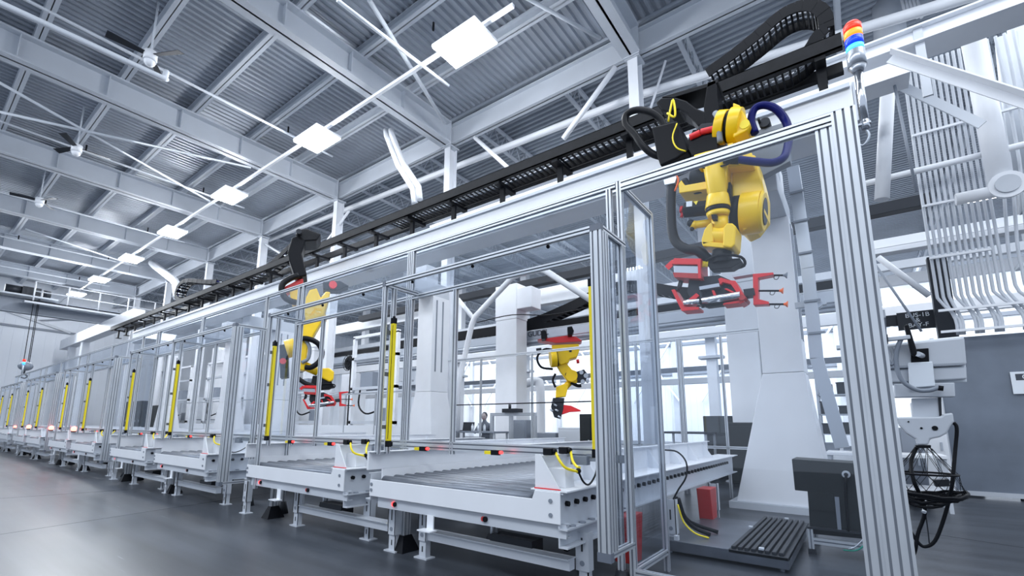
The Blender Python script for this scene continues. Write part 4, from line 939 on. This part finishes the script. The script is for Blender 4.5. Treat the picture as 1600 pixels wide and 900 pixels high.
pipe('horizontal_pipe', [at(1340, 290, 11.8), at(1600, 226, 11.8)], .06, 'white', 'white horizontal pipe behind the conduits at mid height', 'pipe', 12)
a, b = at(1392, 90, 8.4), at(1640, 172, 8.4)
o = MB().bar(a, b, .02, .16).bar(a+V((0, -.07, .07)), b+V((0, -.07, .07)), .14, .02).build('angle_brace', 'white'); tag(o, 'white angle iron brace sloping across the conduits at the upper right', 'brace')
a, b = at(1395, 128, 9.6), at(1535, 195, 9.6)
tag(MB().bar(a, b, .03, .13).build('angle_brace', 'roofw'), 'grey flat brace sloping behind the white conduits', 'brace')
o = MB().box(.0, .0, 0, 0, 0, 0)
p = at(1448, 50, 8.3); tag(MB().box(p.x-.05, p.x+.06, 8.96, 9.0, p.z-.6, p.z+.6).build('hanger_plate', 'wgrey'), 'small grey hanger plate on the face of the runway beam', 'bracket')
for k, (x, y0, y1) in enumerate(((1572, 60, 270), (1590, 20, 330))):
    pipe('rear_column', [at(x, y0, 13.2), at(x+22, y1, 13.2)], .2, 'roofw', ['grey column behind the thick pipe at the right edge', 'outermost grey column at the right edge'][k], 'column', 4)

# ================================================================ REAR OF THE HALL
# second gantry line
Y2 = 13.0
zb, zt = at(749, 546, Y2).z, at(749, 528, Y2).z
r = thing('gantry_beam', 'silver beam of the second gantry line behind, carrying the small robot', 'beam', (0, 0, 0))
MB().box(-24, .6, Y2, Y2+.5, zb+.12, zt).build('beam', 'tube', r, bevel=.02); MB().cyl((-24, Y2+.1, zb+.08), (.6, Y2+.1, zb+.08), .09).build('lower_tube', 'tube', r); MB().box(-24, .6, Y2-.05, Y2+.15, zb-.08, zb-.02).build('lower_rail', 'rail', r)
text(r, 'GUDEL', .26, tuple(at(841, 521, Y2)+V((0, -.02, 0))), 'dtext')
chain_y = Y2+.05
c2 = chain('black energy chain arching along the second gantry beam', [(-16, zt+.2), (-12, zt+.2), (-9.0, zt+.25), (-7.2, zt+.6), (-6.0, zt+.95), (-5.0, zt+.95), (-3.6, zt+.5), (-2.5, zt+.3)], 70, y0=Y2, y1=Y2+.4, h=.3)
MB().box(-24, .6, Y2-.02, Y2, zt+.02, zt+.22).build('tray_rail', 'black', c2)
for i, px in enumerate((775, 1133, 480, 338, 250)):
    a = at(px, 500, 12.2); wv = .85
    r = thing('gantry_pedestal', ['white square column with a stepped head in front of the second gantry beam', 'white column of the second gantry line behind the nearest red gripper', 'white column of the second gantry line behind the second robot', 'white column of the second gantry line behind the third station', 'farthest white column of the second gantry line, toward the left'][i], 'pedestal', (a.x, 12.2, 0), 'second line columns')
    MB().box(0, wv, 0, .6, 0, 4.7).build('shaft', 'white', r, bevel=.01); MB().box(-.02, wv+.02, -.02, .62, 4.701, 5.9).box(wv+.02, wv+.6, -.02, .55, 5.0, 5.7).build('head', 'white', r, bevel=.02); MB().box(-.2, wv+.2, -.2, .8, 0, .03).build('base_plate', 'wgrey', r)
def xbar(name, a, b, Y, h, d, m, lab, cat='beam'):
    pa, pb = at(*a, Y), at(*b, Y); x0, x1 = sorted((pa.x, pb.x)); z = (pa.z+pb.z)/2
    return tag(MB().box(x0, x1, Y, Y+d, z-h/2, z+h/2).build(name, m, bevel=.01), lab, cat)
xbar('dark_beam', (560, 497), (1455, 311), 15.0, .30, .3, 'dark', 'long dark grey beam high behind the second gantry line')
xbar('light_beam', (1340, 397), (1640, 349), 14.0, .12, .3, 'white', 'bright ledge beam running right behind the conduits, upper')
xbar('light_beam', (1340, 386), (1640, 336), 14.4, .22, .3, 'white', 'bright ledge beam running right behind the conduits, lower')
xbar('white_beam', (500, 517), (700, 486), 15.6, .5, .4, 'white', 'thick white beam behind the second robot')
xbar('white_beam', (800, 470), (1000, 436), 16.5, .7, .4, 'white', 'thick white beam behind the top of the small robot')
xbar('white_beam', (1020, 455), (1190, 425), 16.0, .35, .4, 'white', 'white beam behind the nearest red gripper')
for i, (y0, lab) in enumerate(((563, 'upper dark rail on the rear wall'), (599, 'lower dark rail on the rear wall'))):
    p = at(800, y0, 39.9); tag(MB().box(-45, 11, 39.8, 39.96, p.z-.12, p.z+.12).build('wall_rail', 'grey'), lab, 'rail')
for i in range(9):
    x = -40+i*5.6; tag(MB().box(x-.2, x+.2, 39.7, 39.95, 0, 11).build('wall_post', 'wgrey'), 'grey post against the white rear wall, %s from the left' % (['first']+ORD[1:])[i], 'post', 'rear wall posts')
for i in range(8):
    x = -38+i*5.6; tag(MB().bar((x, 39.615, 3.2), (x+4.0, 39.615, 9.2), .16, .12).bar((x+4.0, 39.45, 3.2), (x, 39.45, 9.2), .16, .12).build('cross_brace', 'white'), 'white crossed brace on the rear wall, %s from the left' % (['first']+ORD[1:])[i], 'brace', 'rear wall braces')
# glowing strips along the rear: ceiling lights of the rear bay
for i, (x, y, z) in enumerate(((-2.0, 15.5, 9.6), (-8, 15.5, 9.6), (-14, 15.5, 9.6), (-20, 15.5, 9.6), (3.1, 15, 6.6), (-26, 15.5, 9.6))):
    r = thing('ceiling_light', 'rear bay light fixture, ' + (['first', 'second', 'third', 'fourth', 'low one glaring behind the conduits at the right edge', 'last'][i]), 'light', (x, y, z), 'rear bay lights')
    MB().box(-.6, .6, -.2, .2, .02, .1).build('housing', 'white', r); MB().box(-.58, .58, -.18, .18, -.01, .02).build('diffuser', 'lamp', r)
    MB().cyl((0, 0, .1), (0, 0, 1.1 if z > 9 else 4.1), .012, n=6).build('hanger', 'white', r)
# second guard fence behind the conveyors
r = thing('guard_fence', 'rear guard fence behind the conveyor ends, left of the nearest pedestal', 'fence', (0, 9.4, 0), 'rear guard fences')
for x in (-1.30, -1.95, -2.68, -2.74, -3.6, -4.6, -6.2, -7.8, -9.6): MB().prof(x-.045, x, 0, .045, 0, 2.96, 'z').build('post', 'alu', r)
MB().prof(-9.6, -1.3, 0, .045, 2.96, 3.02, 'x').build('top_rail', 'alu', r); MB().prof(-9.6, -1.3, 0, .045, .85, .90, 'x').build('bottom_rail', 'alu', r)
for a, b in ((-2.68, -1.995), (-3.6, -2.785), (-4.6, -3.645)): pane(r, a, b, .02, .026, .9, 2.96)
r = thing('guard_fence', 'far part of the rear guard fence seen between the conveyor boxes', 'fence', (-10.5, 9.4, 0), 'rear guard fences')
for i in range(12): MB().prof(-i*1.6-.045, -i*1.6, 0, .045, 0, 2.2, 'z').build('post', 'alu', r)
MB().prof(-17.6, 0, 0, .045, 2.2, 2.25, 'x').build('top_rail', 'alu', r); MB().box(-17.6, 0, .01, .03, .05, 1.2).build('lower_panel', 'wall', r)
for i in range(8):
    x = -30+i*5.0; r = thing('rear_column', 'white column of the deep rear bay, %s from the left' % (['first']+ORD[1:])[i], 'column', (x, 22.0, 0), 'rear bay columns')
    MB().box(-.2, .2, -.2, .2, .02, 10.3).build('shaft', 'white', r); MB().box(-.3, .3, -.3, .3, 0, .02).build('base_plate', 'wgrey', r)
    for z in (4.2, 6.4): MB().box(-.5, .5, -.35, .2, z, z+.12).build('bracket', 'wgrey', r)
for i, (z, y, h, m) in enumerate(((5.1, 21.5, .45, 'white'), (6.9, 21.5, .3, 'wgrey'), (3.4, 25.0, .3, 'white'), (7.6, 27.0, .5, 'white'), (4.6, 30.0, .3, 'grey'))):
    tag(MB().box(-44, 11, y, y+.25, z, z+h).build('rear_beam', m, bevel=.01), ['thick white beam along the rear columns', 'pale upper beam along the rear columns', 'low white beam deep in the rear bay', 'high white beam deep in the rear bay', 'grey pipe rack beam deep in the rear bay'][i], 'beam')
# bent white tubes
pipe('bent_pipe', [at(716, 600, 10.5)*1-V((0, 0, at(716, 600, 10.5).z-.01)), at(716, 600, 10.5), at(737, 508, 10.5), at(742, 495, 10.5), at(800, 434, 10.5), at(812, 428, 10.5), at(845, 421, 10.5), at(852, 423, 10.5), at(925, 470, 10.5)], .085, 'white', 'bent white tube rising and turning over left of the small robot')
pipe('bent_pipe', [at(716, 468, 10.6), at(740, 498, 10.6)], .07, 'white', 'short white branch joining the bent tube')
for i, (a, lab) in enumerate((([(603, 203), (604, 212), (622, 258), (645, 295), (648, 318)], 'left one of the two bent roof ducts dropping behind the cable tray'), ([(611, 203), (613, 212), (630, 255), (654, 292), (656, 312)], 'right one of the two bent roof ducts dropping behind the cable tray'), ([(238, 411), (243, 416), (272, 438), (276, 444), (277, 466)], 'bent roof duct dropping at the far left of the tray'))):
    pipe('roof_duct', [at(x, y, 8.4) for x, y in a], .085 if i < 2 else .2, 'white', lab, 'duct', 12, 1)
for i, (a, b, Y, r_, lab) in enumerate((((880, 217), (962, 105), 9.8, .07, 'thin white brace sloping up to the near column head'), ((742, 215), (800, 268), 9.6, .06, 'white brace sloping down from the second column head'), ((500, 392), (545, 330), 10, .05, 'small white brace below the third column head'), ((405, 375), (452, 405), 10, .05, 'small white brace at the fourth column'), ((1040, 95), (1010, 190), 10.4, .03, 'thin rod beside the near column'), ((1395, 120), (1432, 300), 9.2, .02, 'thin wire beside the conduits'), ((1364, 408), (1440, 518), 11, .02, 'thin stay wire above the operator panel'), ((1372, 402), (1452, 462), 12.8, .06, 'white strut sloping right above the operator panel'))):
    pipe('brace_rod', [at(*a, Y), at(*b, Y)], r_, 'white' if i < 5 or i > 6 else 'grey', lab, 'brace', 8)
pipe('black_wire', [at(745, 504, 10.2), at(800, 492, 10.2), at(860, 492, 10.2), at(935, 477, 10.2)], .014, 'black', 'thin black wire sagging across the small robot view', 'cable', 6, 4)
pipe('black_wire', [at(712, 633, 9.3), at(930, 627, 9.3)], .014, 'black', 'straight black wire at bench height behind the stations', 'cable', 6)

# sign hung on the dark rail
p = at(1434, 500, 13.5)
sg = thing('bay_sign', 'small dark sign with pale BUS-1B and BAY-F lettering', 'sign', tuple(p))
MB().box(-.34, .34, 0, .03, -.20, .20).build('board', 'dark', sg)
for s, z in (('BUS-1B', .11), ('&', 0), ('BAY-F', -.11)): text(sg, s, .13, (0, -.006, z), 'ltext')
xbar('dark_rail', (1340, 506), (1416, 499), 13.6, .25, .06, 'dark', 'dark horizontal rail leading to the bay sign', 'rail')
a, b = at(1463, 400, 12.9), at(1478, 515, 12.9)
tag(MB().box(a.x-.15, a.x+.15, 12.9, 13.1, 0, a.z).build('dark_post', 'dark'), 'dark upright post behind the lower conduits', 'post')

# ---- clutter between the lines, each at its own place
def box_thing(name, lab, cat, px0, px1, py0, py1, Y, d, m, m2='grey', parts=()):
    a, b = at(px0, py0, Y), at(px1, py1, Y); cx = (a.x+b.x)/2; w_ = abs(b.x-a.x); z0, z1 = max(0, b.z), a.z
    r = thing(name, lab, cat, (cx, Y, 0)); return r, w_, z0, z1
def bench(lab, px0, px1, py, Y, d=.8, m='grey', stuff=True):
    a, b = at(px0, py, Y), at(px1, py, Y); w_ = b.x-a.x; z = a.z
    r = thing('work_bench', lab, 'bench', ((a.x+b.x)/2, Y, 0))
    MB().box(-w_/2, w_/2, 0, d, z-.05, z).build('worktop', m, r, bevel=.005)
    for sx in (-1, 1):
        for y_ in (.03, d-.08): MB().box(sx*(w_/2-.04)-.025, sx*(w_/2-.04)+.025, y_, y_+.05, 0, z-.051).build('leg', 'wgrey', r)
    MB().box(-w_/2+.05, w_/2-.05, .05, d-.05, .3, .33).build('shelf', m, r)
    return r, a.x, b.x, z
r, xa, xb, zt_ = bench('work bench with a laptop in front of the seated person', 700, 772, 673, 10.1, .7, 'grey')
P = Plane((-8.0, 10.3, 0), math.radians(35))
lp = thing('laptop', 'dark open laptop on the bench beside the person', 'laptop', (xa+.55, 10.3, zt_+.001), rz=.4)
MB().box(-.17, .17, -.12, .12, 0, .02).build('keyboard_base', 'dark', lp); MB().loft([(-.17, .12, .02), (.17, .12, .02), (.17, .20, .25), (-.17, .20, .25)], [(-.17, .132, .02), (.17, .132, .02), (.17, .212, .25), (-.17, .212, .25)]).build('lid', 'dark', lp)
for i in range(3):
    b_ = thing('bottle', 'small pale bottle on the bench by the person, %s' % ['left', 'middle', 'right'][i], 'bottle', (xa+.85+.22*i, 10.2, zt_+.001))
    MB().cyl((0, 0, 0), (0, 0, .15), .035, n=12).cyl((0, 0, .15), (0, 0, .19), .035, .014, n=12).build('body', 'ltext', b_); MB().cyl((0, 0, .19), (0, 0, .215), .016, n=10).build('cap', 'grey', b_)
# machines and cabinets
def machine(lab, px0, px1, py0, Y, d, m, name='machine_cabinet', cat='machine', feats='doors'):
    a, b = at(px0, py0, Y), at(px1, py0, Y); w_ = b.x-a.x; z = a.z
    r = thing(name, lab, cat, ((a.x+b.x)/2, Y, 0))
    MB().box(-w_/2, w_/2, 0, d, .08, z).build('housing', m, r, bevel=.015)
    MB().box(-w_/2+.03, w_/2-.03, .03, d-.03, 0, .08).build('plinth', 'dark', r)
    nd = max(1, round(w_/.7))
    for i in range(nd):
        x0 = -w_/2+.03+(w_-.06)*i/nd; x1 = -w_/2+.03+(w_-.06)*(i+1)/nd-.02
        dr = MB().box(x0, x1, -.015, -.001, .14, z-.08).build('door', m, r, bevel=.004)
        MB().box(x1-.06, x1-.03, -.04, -.016, z*.5, z*.5+.14).build('handle', 'tube', dr)
    return r, z
machine('grey electrical cabinet on the line behind the person', 802, 822, 656, 11.6, .5, 'grey')
machine('pale machine base below the small hanging robot, left part', 832, 868, 676, 11.8, .9, 'grey')
machine('pale machine base below the small hanging robot, right part', 872, 912, 668, 11.8, .9, 'wgrey')
machine('dark upright box beside the right yellow light curtain', 905, 925, 647, 10.6, .4, 'char')
machine('dark machine block behind the rear fence, left of the nearest pedestal', 1098, 1150, 650, 12.6, 1.2, 'char')
machine('dark low machine beside the nearest pedestal', 1136, 1180, 660, 11.0, 1.0, 'char')
machine('black cabinet beyond the second pair of stations, left', 196, 222, 628, 9.25, .4, 'char')
machine('black cabinet beyond the second pair of stations, right', 232, 262, 634, 9.25, .4, 'char')
machine('black crate behind the third station from the camera', 380, 412, 628, 10.2, .6, 'char')
machine('tall white cabinet behind the second robot', 534, 556, 585, 12.5, .6, 'white')
bench('long grey bench behind the third and fourth stations', 300, 380, 655, 10.6, .8, 'grey')
machine('tall black electrical cabinet behind the second robot, left', 424, 440, 610, 11.0, .5, 'char')
machine('pale machine housing behind the fourth station', 268, 296, 622, 11.0, .8, 'wgrey')
bench('dark bench behind the rear fence near the end pane', 1032, 1104, 674, 11.6, .9, 'dark')
# fixture frame in front of the small robot
r = thing('fixture_frame', 'aluminium fixture frame on the line between the person and small robot', 'frame', (at(792, 650, 10.6).x, 10.6, 0))
za = at(792, 650, 10.6).z
for x in (-.55, .12, .9): MB().prof(x-.05, x+.04, 0, .09, 0, za, 'z').build('post', 'alu', r)
MB().prof(-.6, .94, -.0, .09, za, za+.09, 'x').build('top_rail', 'alu', r); MB().box(-.1, .4, -.1, .2, za+.091, za+.2).cyl((.1, 0, za+.2), (.1, 0, za+.32), .04).build('clamp_unit', 'dark', r)
# round cage fan
r = thing('floor_fan', 'black round cage fan on a stand behind the second robot', 'fan', tuple(at(545, 567, 10.5)))
mb = MB()
for q in (.1, .2, .3): mb.tube([(q*math.cos(t), -.06*(1-q), q*math.sin(t)) for t in [2*PI*i/20 for i in range(20)]], .012, n=6, closed=True, smooth_path=1)
for i in range(10): a_ = 2*PI*i/10; mb.cyl((0, -.08, 0), (.3*math.cos(a_), -.03, .3*math.sin(a_)), .008, n=5)
mb.build('cage', 'black', r); MB().cyl((0, .0, 0), (0, .02, 0), .27, n=20).build('rear_guard', 'dark', r); MB().cyl((0, .02, 0), (0, .18, 0), .09).build('motor', 'black', r); zz = r.location.z
MB().cyl((0, .1, -zz+.03), (0, .1, 0), .025).build('pole', 'black', r); MB().cyl((0, .1, -zz), (0, .1, -zz+.03), .25).build('base', 'black', r)
for i, (px, py0) in enumerate(((834, 599), (908, 583))):
    pipe('duct_elbow', [at(px-12, py0, 14.5), at(px+2, py0-3, 14.5), at(px+10, py0+6, 14.5), at(px+11, 690, 14.5), at(px+11, 690, 14.5)-V((0, 0, at(px+11, 690, 14.5).z-.01))], .16, 'white', ['white elbow duct left of the small robot wrist', 'white elbow duct right of the small robot wrist'][i], 'duct', 14, 3) if i == 0 else None
# right background seen through the end pane and past the post
bench('long pale bench behind the corner post and black cabinet', 1290, 1480, 706, 9.8, .8, 'white')
r = thing('tool_rack', 'grey shelf rack of small parts behind the pedestal, right side', 'rack', (at(1318, 590, 11.2).x, 11.2, 0))
zr = at(1318, 575, 11.2).z
for x in (-.45, .45):
    for y_ in (0, .5): MB().box(x-.02, x+.02, y_, y_+.04, 0, zr).build('upright', 'tube', r)
for i in range(5): MB().box(-.45, .45, 0, .54, .35+i*.38, .37+i*.38).build('shelf', 'tube', r)
for i in range(5):
    for j in range(3):
        m = random.choice(['dark', 'grey', 'char', 'wgrey']); h = random.uniform(.12, .26)
        x = at(1318, 590, 11.2).x-.42+j*.29
        bb = MB().box(0, .22, .05, .42, 0, h).box(-.01, .23, .04, .06, h-.02, h+.005).build('parts_bin', m, loc=(x, 11.2, .371+i*.38))
        tag(bb, '%s parts bin on the %s shelf of the grey rack, %s' % ({'dark': 'dark', 'grey': 'mid grey', 'char': 'black', 'wgrey': 'pale'}[m], ['bottom', 'second', 'middle', 'fourth', 'top'][i], ['left', 'centre', 'right'][j]), 'bin', 'parts bins')
o = MB().box(0, .34, 0, .3, 0, .42).box(-.01, .35, -.01, .31, .36, .42).build('orange_box', 'box', loc=tuple(at(1342, 722, 9.75)*1)); o.location.z = at(1342, 706, 9.8).z+.001; o.location.y = 9.9
tag(o, 'orange brown box on the pale bench beside the corner post', 'box')
machine('dark cupboard standing behind the operator panel post', 1402, 1440, 668, 10.8, .5, 'grey')
machine('white cupboard behind the operator panel', 1425, 1472, 628, 11.6, .5, 'white')
# more gantry steel to the far left
a, b = at(117, 522, 6.9), at(203, 505, 6.9)
r = thing('gantry_beam', 'short white beam section of the next machine line at the far left', 'beam', (0, 0, 0))
MB().box(-44, -28.3, 6.9, 7.4, at(160, 512, 6.9).z-.3, at(160, 512, 6.9).z+.35).build('beam', 'white', r, bevel=.01)
for x in (-38.6, -42): MB().box(x, x+.5, 7.0, 7.35, 0, at(160, 512, 6.9).z-.301).build('leg', 'white', r)
r = thing('stack_light', 'tiny distant signal tower on the far end of the fence', 'signal light', (at(35, 574, 3.6).x, 3.62, FT))
z_ = at(35, 566, 3.6).z-FT
MB().cyl((0, 0, 0), (0, 0, z_-.12), .03).build('pole', 'tube', r); MB().cyl((0, 0, z_-.12), (0, 0, z_+.0), .055).build('blue_lens', 'lcya', r); MB().cyl((0, 0, z_+.001), (0, 0, z_+.12), .055).build('red_lens', 'lred', r)
for i, (px, py) in enumerate(((52, 663), (76, 666), (105, 665), (32, 662))):
    p = at(px, py, 3.12); p.x = min([SX0-6.18*j-2.70*q_-2.165 for j in range(6) for q_ in range(2)], key=lambda v: abs(v-p.x)); r = thing('warning_lamp', ['middle left bright red warning lamp glowing on the far conveyors', 'middle right bright red warning lamp glowing on the far conveyors', 'rightmost bright red warning lamp glowing on the far conveyors', 'leftmost bright red warning lamp glowing on the far conveyors'][i], 'lamp', (p.x, 3.10, .976), 'red warning lamps')
    q = .065 if i < 3 else .045
    MB().sphere((0, 0, q+.02), q).build('lens', 'ledR', r); MB().cyl((0, 0, 0), (0, 0, .03), q*.8).build('base', 'dark', r)

# ================================================================ PERSON at the bench
def skin(name, pts, edges, m, parent, sub=2):
    me = bpy.data.meshes.new(name); me.from_pydata([p[0] for p in pts], edges, []); me.materials.append(M[m])
    o = bpy.data.objects.new(name, me); COL.objects.link(o); o.parent = parent
    s = o.modifiers.new('skin', 'SKIN'); s.use_smooth_shade = True
    lay = me.skin_vertices[0].data if me.skin_vertices else None
    if lay is None:
        import bmesh
        bm = bmesh.new(); bm.from_mesh(me); bm.verts.layers.skin.verify(); bm.to_mesh(me); bm.free(); lay = me.skin_vertices[0].data
    for i, p in enumerate(pts): lay[i].radius = p[1]
    lay[0].use_root = True
    o.modifiers.new('sub', 'SUBSURF').levels = sub; o.modifiers['sub'].render_levels = sub
    return o
pp = at(757, 655, 10.95); hz = at(757, 652, 10.95).z
pr_ = thing('person', 'dark haired person in a grey shirt leaning over the bench behind the stations', 'person', (pp.x, 10.95, 0), rz=math.radians(18))
s_ = hz-1.0   # head centre height relative to bench height region
H_ = hz
B = [((0, .22, .86), (.15, .12)), ((0, .20, 1.02), (.15, .11)), ((0, .12, H_-.36), (.17, .12)), ((0, .04, H_-.21), (.13, .09)), ((0, .01, H_-.13), (.055, .055)), ((0, -.01, H_-.03), (.06, .065)),
     ((-.19, .06, H_-.25), (.065, .065)), ((-.26, -.10, H_-.45), (.05, .05)), ((-.16, -.36, H_-.42), (.035, .035)), ((-.10, -.42, H_-.41), (.030, .026)),
     ((.19, .06, H_-.25), (.065, .065)), ((.27, -.10, H_-.46), (.05, .05)), ((.12, -.36, H_-.44), (.035, .035)), ((.06, -.42, H_-.43), (.030, .026)),
     ((-.10, .22, .80), (.10, .10)), ((-.12, .16, .48), (.07, .07)), ((-.12, .22, .10), (.045, .045)), ((-.12, .12, .04), (.045, .035)),
     ((.10, .22, .80), (.10, .10)), ((.12, .16, .48), (.07, .07)), ((.12, .22, .10), (.045, .045)), ((.12, .12, .04), (.045, .035))]
E_ = [(0, 1), (1, 2), (2, 3), (3, 4), (4, 5), (3, 6), (6, 7), (7, 8), (8, 9), (3, 10), (10, 11), (11, 12), (12, 13), (0, 14), (14, 15), (15, 16), (16, 17), (0, 18), (18, 19), (19, 20), (20, 21)]
skin('body', B, E_, 'cloth', pr_)
hd = MB().sphere((0, -.02, H_+.02), .1, 18, 14, (.80, .95, 1.18)).build('head', 'skin', pr_)
MB().loft([(-.012, -.11, H_+.03), (.012, -.11, H_+.03), (.016, -.105, H_-.01), (-.016, -.105, H_-.01)], [(-.005, -.112, H_+.03), (.005, -.112, H_+.03), (.006, -.138, H_-.008), (-.006, -.138, H_-.008)]).build('nose', 'skin', hd)
for sx in (-1, 1):
    MB().sphere((sx*.030, -.105, H_+.028), .010, 8, 6, (1, .5, .6)).build('eye', 'dark', hd); MB().sphere((sx*.082, -.005, H_+.01), .022, 8, 6, (.4, .8, 1.2)).build('ear', 'skin', hd)
MB().box(-.022, .022, -.108, -.098, H_-.045, H_-.038).build('mouth', 'redd', hd)
MB().sphere((0, .008, H_+.055), .105, 18, 12, (.84, .95, 1.0)).build('hair', 'hair', pr_)
for sx, (hx, hy, hz_) in ((-1, (-.09, -.44, H_-.415)), (1, (.05, -.44, H_-.435))):
    pts = [((hx, hy, hz_), (.026, .016)), ((hx-sx*.01, hy-.05, hz_-.005), (.030, .013))]; ed = [(0, 1)]
    for f in range(4):
        n0 = len(pts); x = hx-sx*.01+(f-1.5)*.018; L = (.06, .072, .068, .052)[f]
        pts += [((x, hy-.075, hz_-.006), (.008, .008)), ((x, hy-.075-L*.6, hz_-.012), (.007, .007)), ((x, hy-.075-L, hz_-.028), (.006, .006))]; ed += [(1, n0), (n0, n0+1), (n0+1, n0+2)]
    n0 = len(pts); pts += [((hx-sx*.035, hy-.03, hz_-.008), (.009, .009)), ((hx-sx*.055, hy-.06, hz_-.014), (.007, .007))]; ed += [(0, n0), (n0, n0+1)]
    skin('hand', pts, ed, 'skin', pr_, 1)

# low walls and lattice frames between the two lines, seen between the far posts
for i in range(5):
    x = -13.5-i*4.4; r = thing('lattice_frame', 'white lattice frame standing between the two machine lines, %s from the right' % (['first']+ORD[1:])[i], 'frame', (x, 9.9+.1*(i % 2), 0), 'lattice frames')
    for dx in (-1.2, 1.2): MB().box(dx-.06, dx+.06, .4, .52, 0, 4.4).build('upright', 'white', r)
    for z in (1.3, 2.5, 3.6, 4.4): MB().box(-1.26, 1.26, .4, .52, z-.05, z+.05).build('cross_bar', 'wgrey' if z < 4 else 'white', r)
    MB().box(-.9, -.2, .55, .9, 2.56, 3.1).build('junction_box', 'grey', r, bevel=.01); MB().box(.1, .7, .55, .85, 1.36, 1.8).build('junction_box', 'grey', r, bevel=.01)
    MB().tube([(-.8, .5, 2.5), (-.7, .4, 1.9), (-.2, .35, 1.6), (.3, .45, 1.7)], .03, n=8).build('hose', 'black', r)
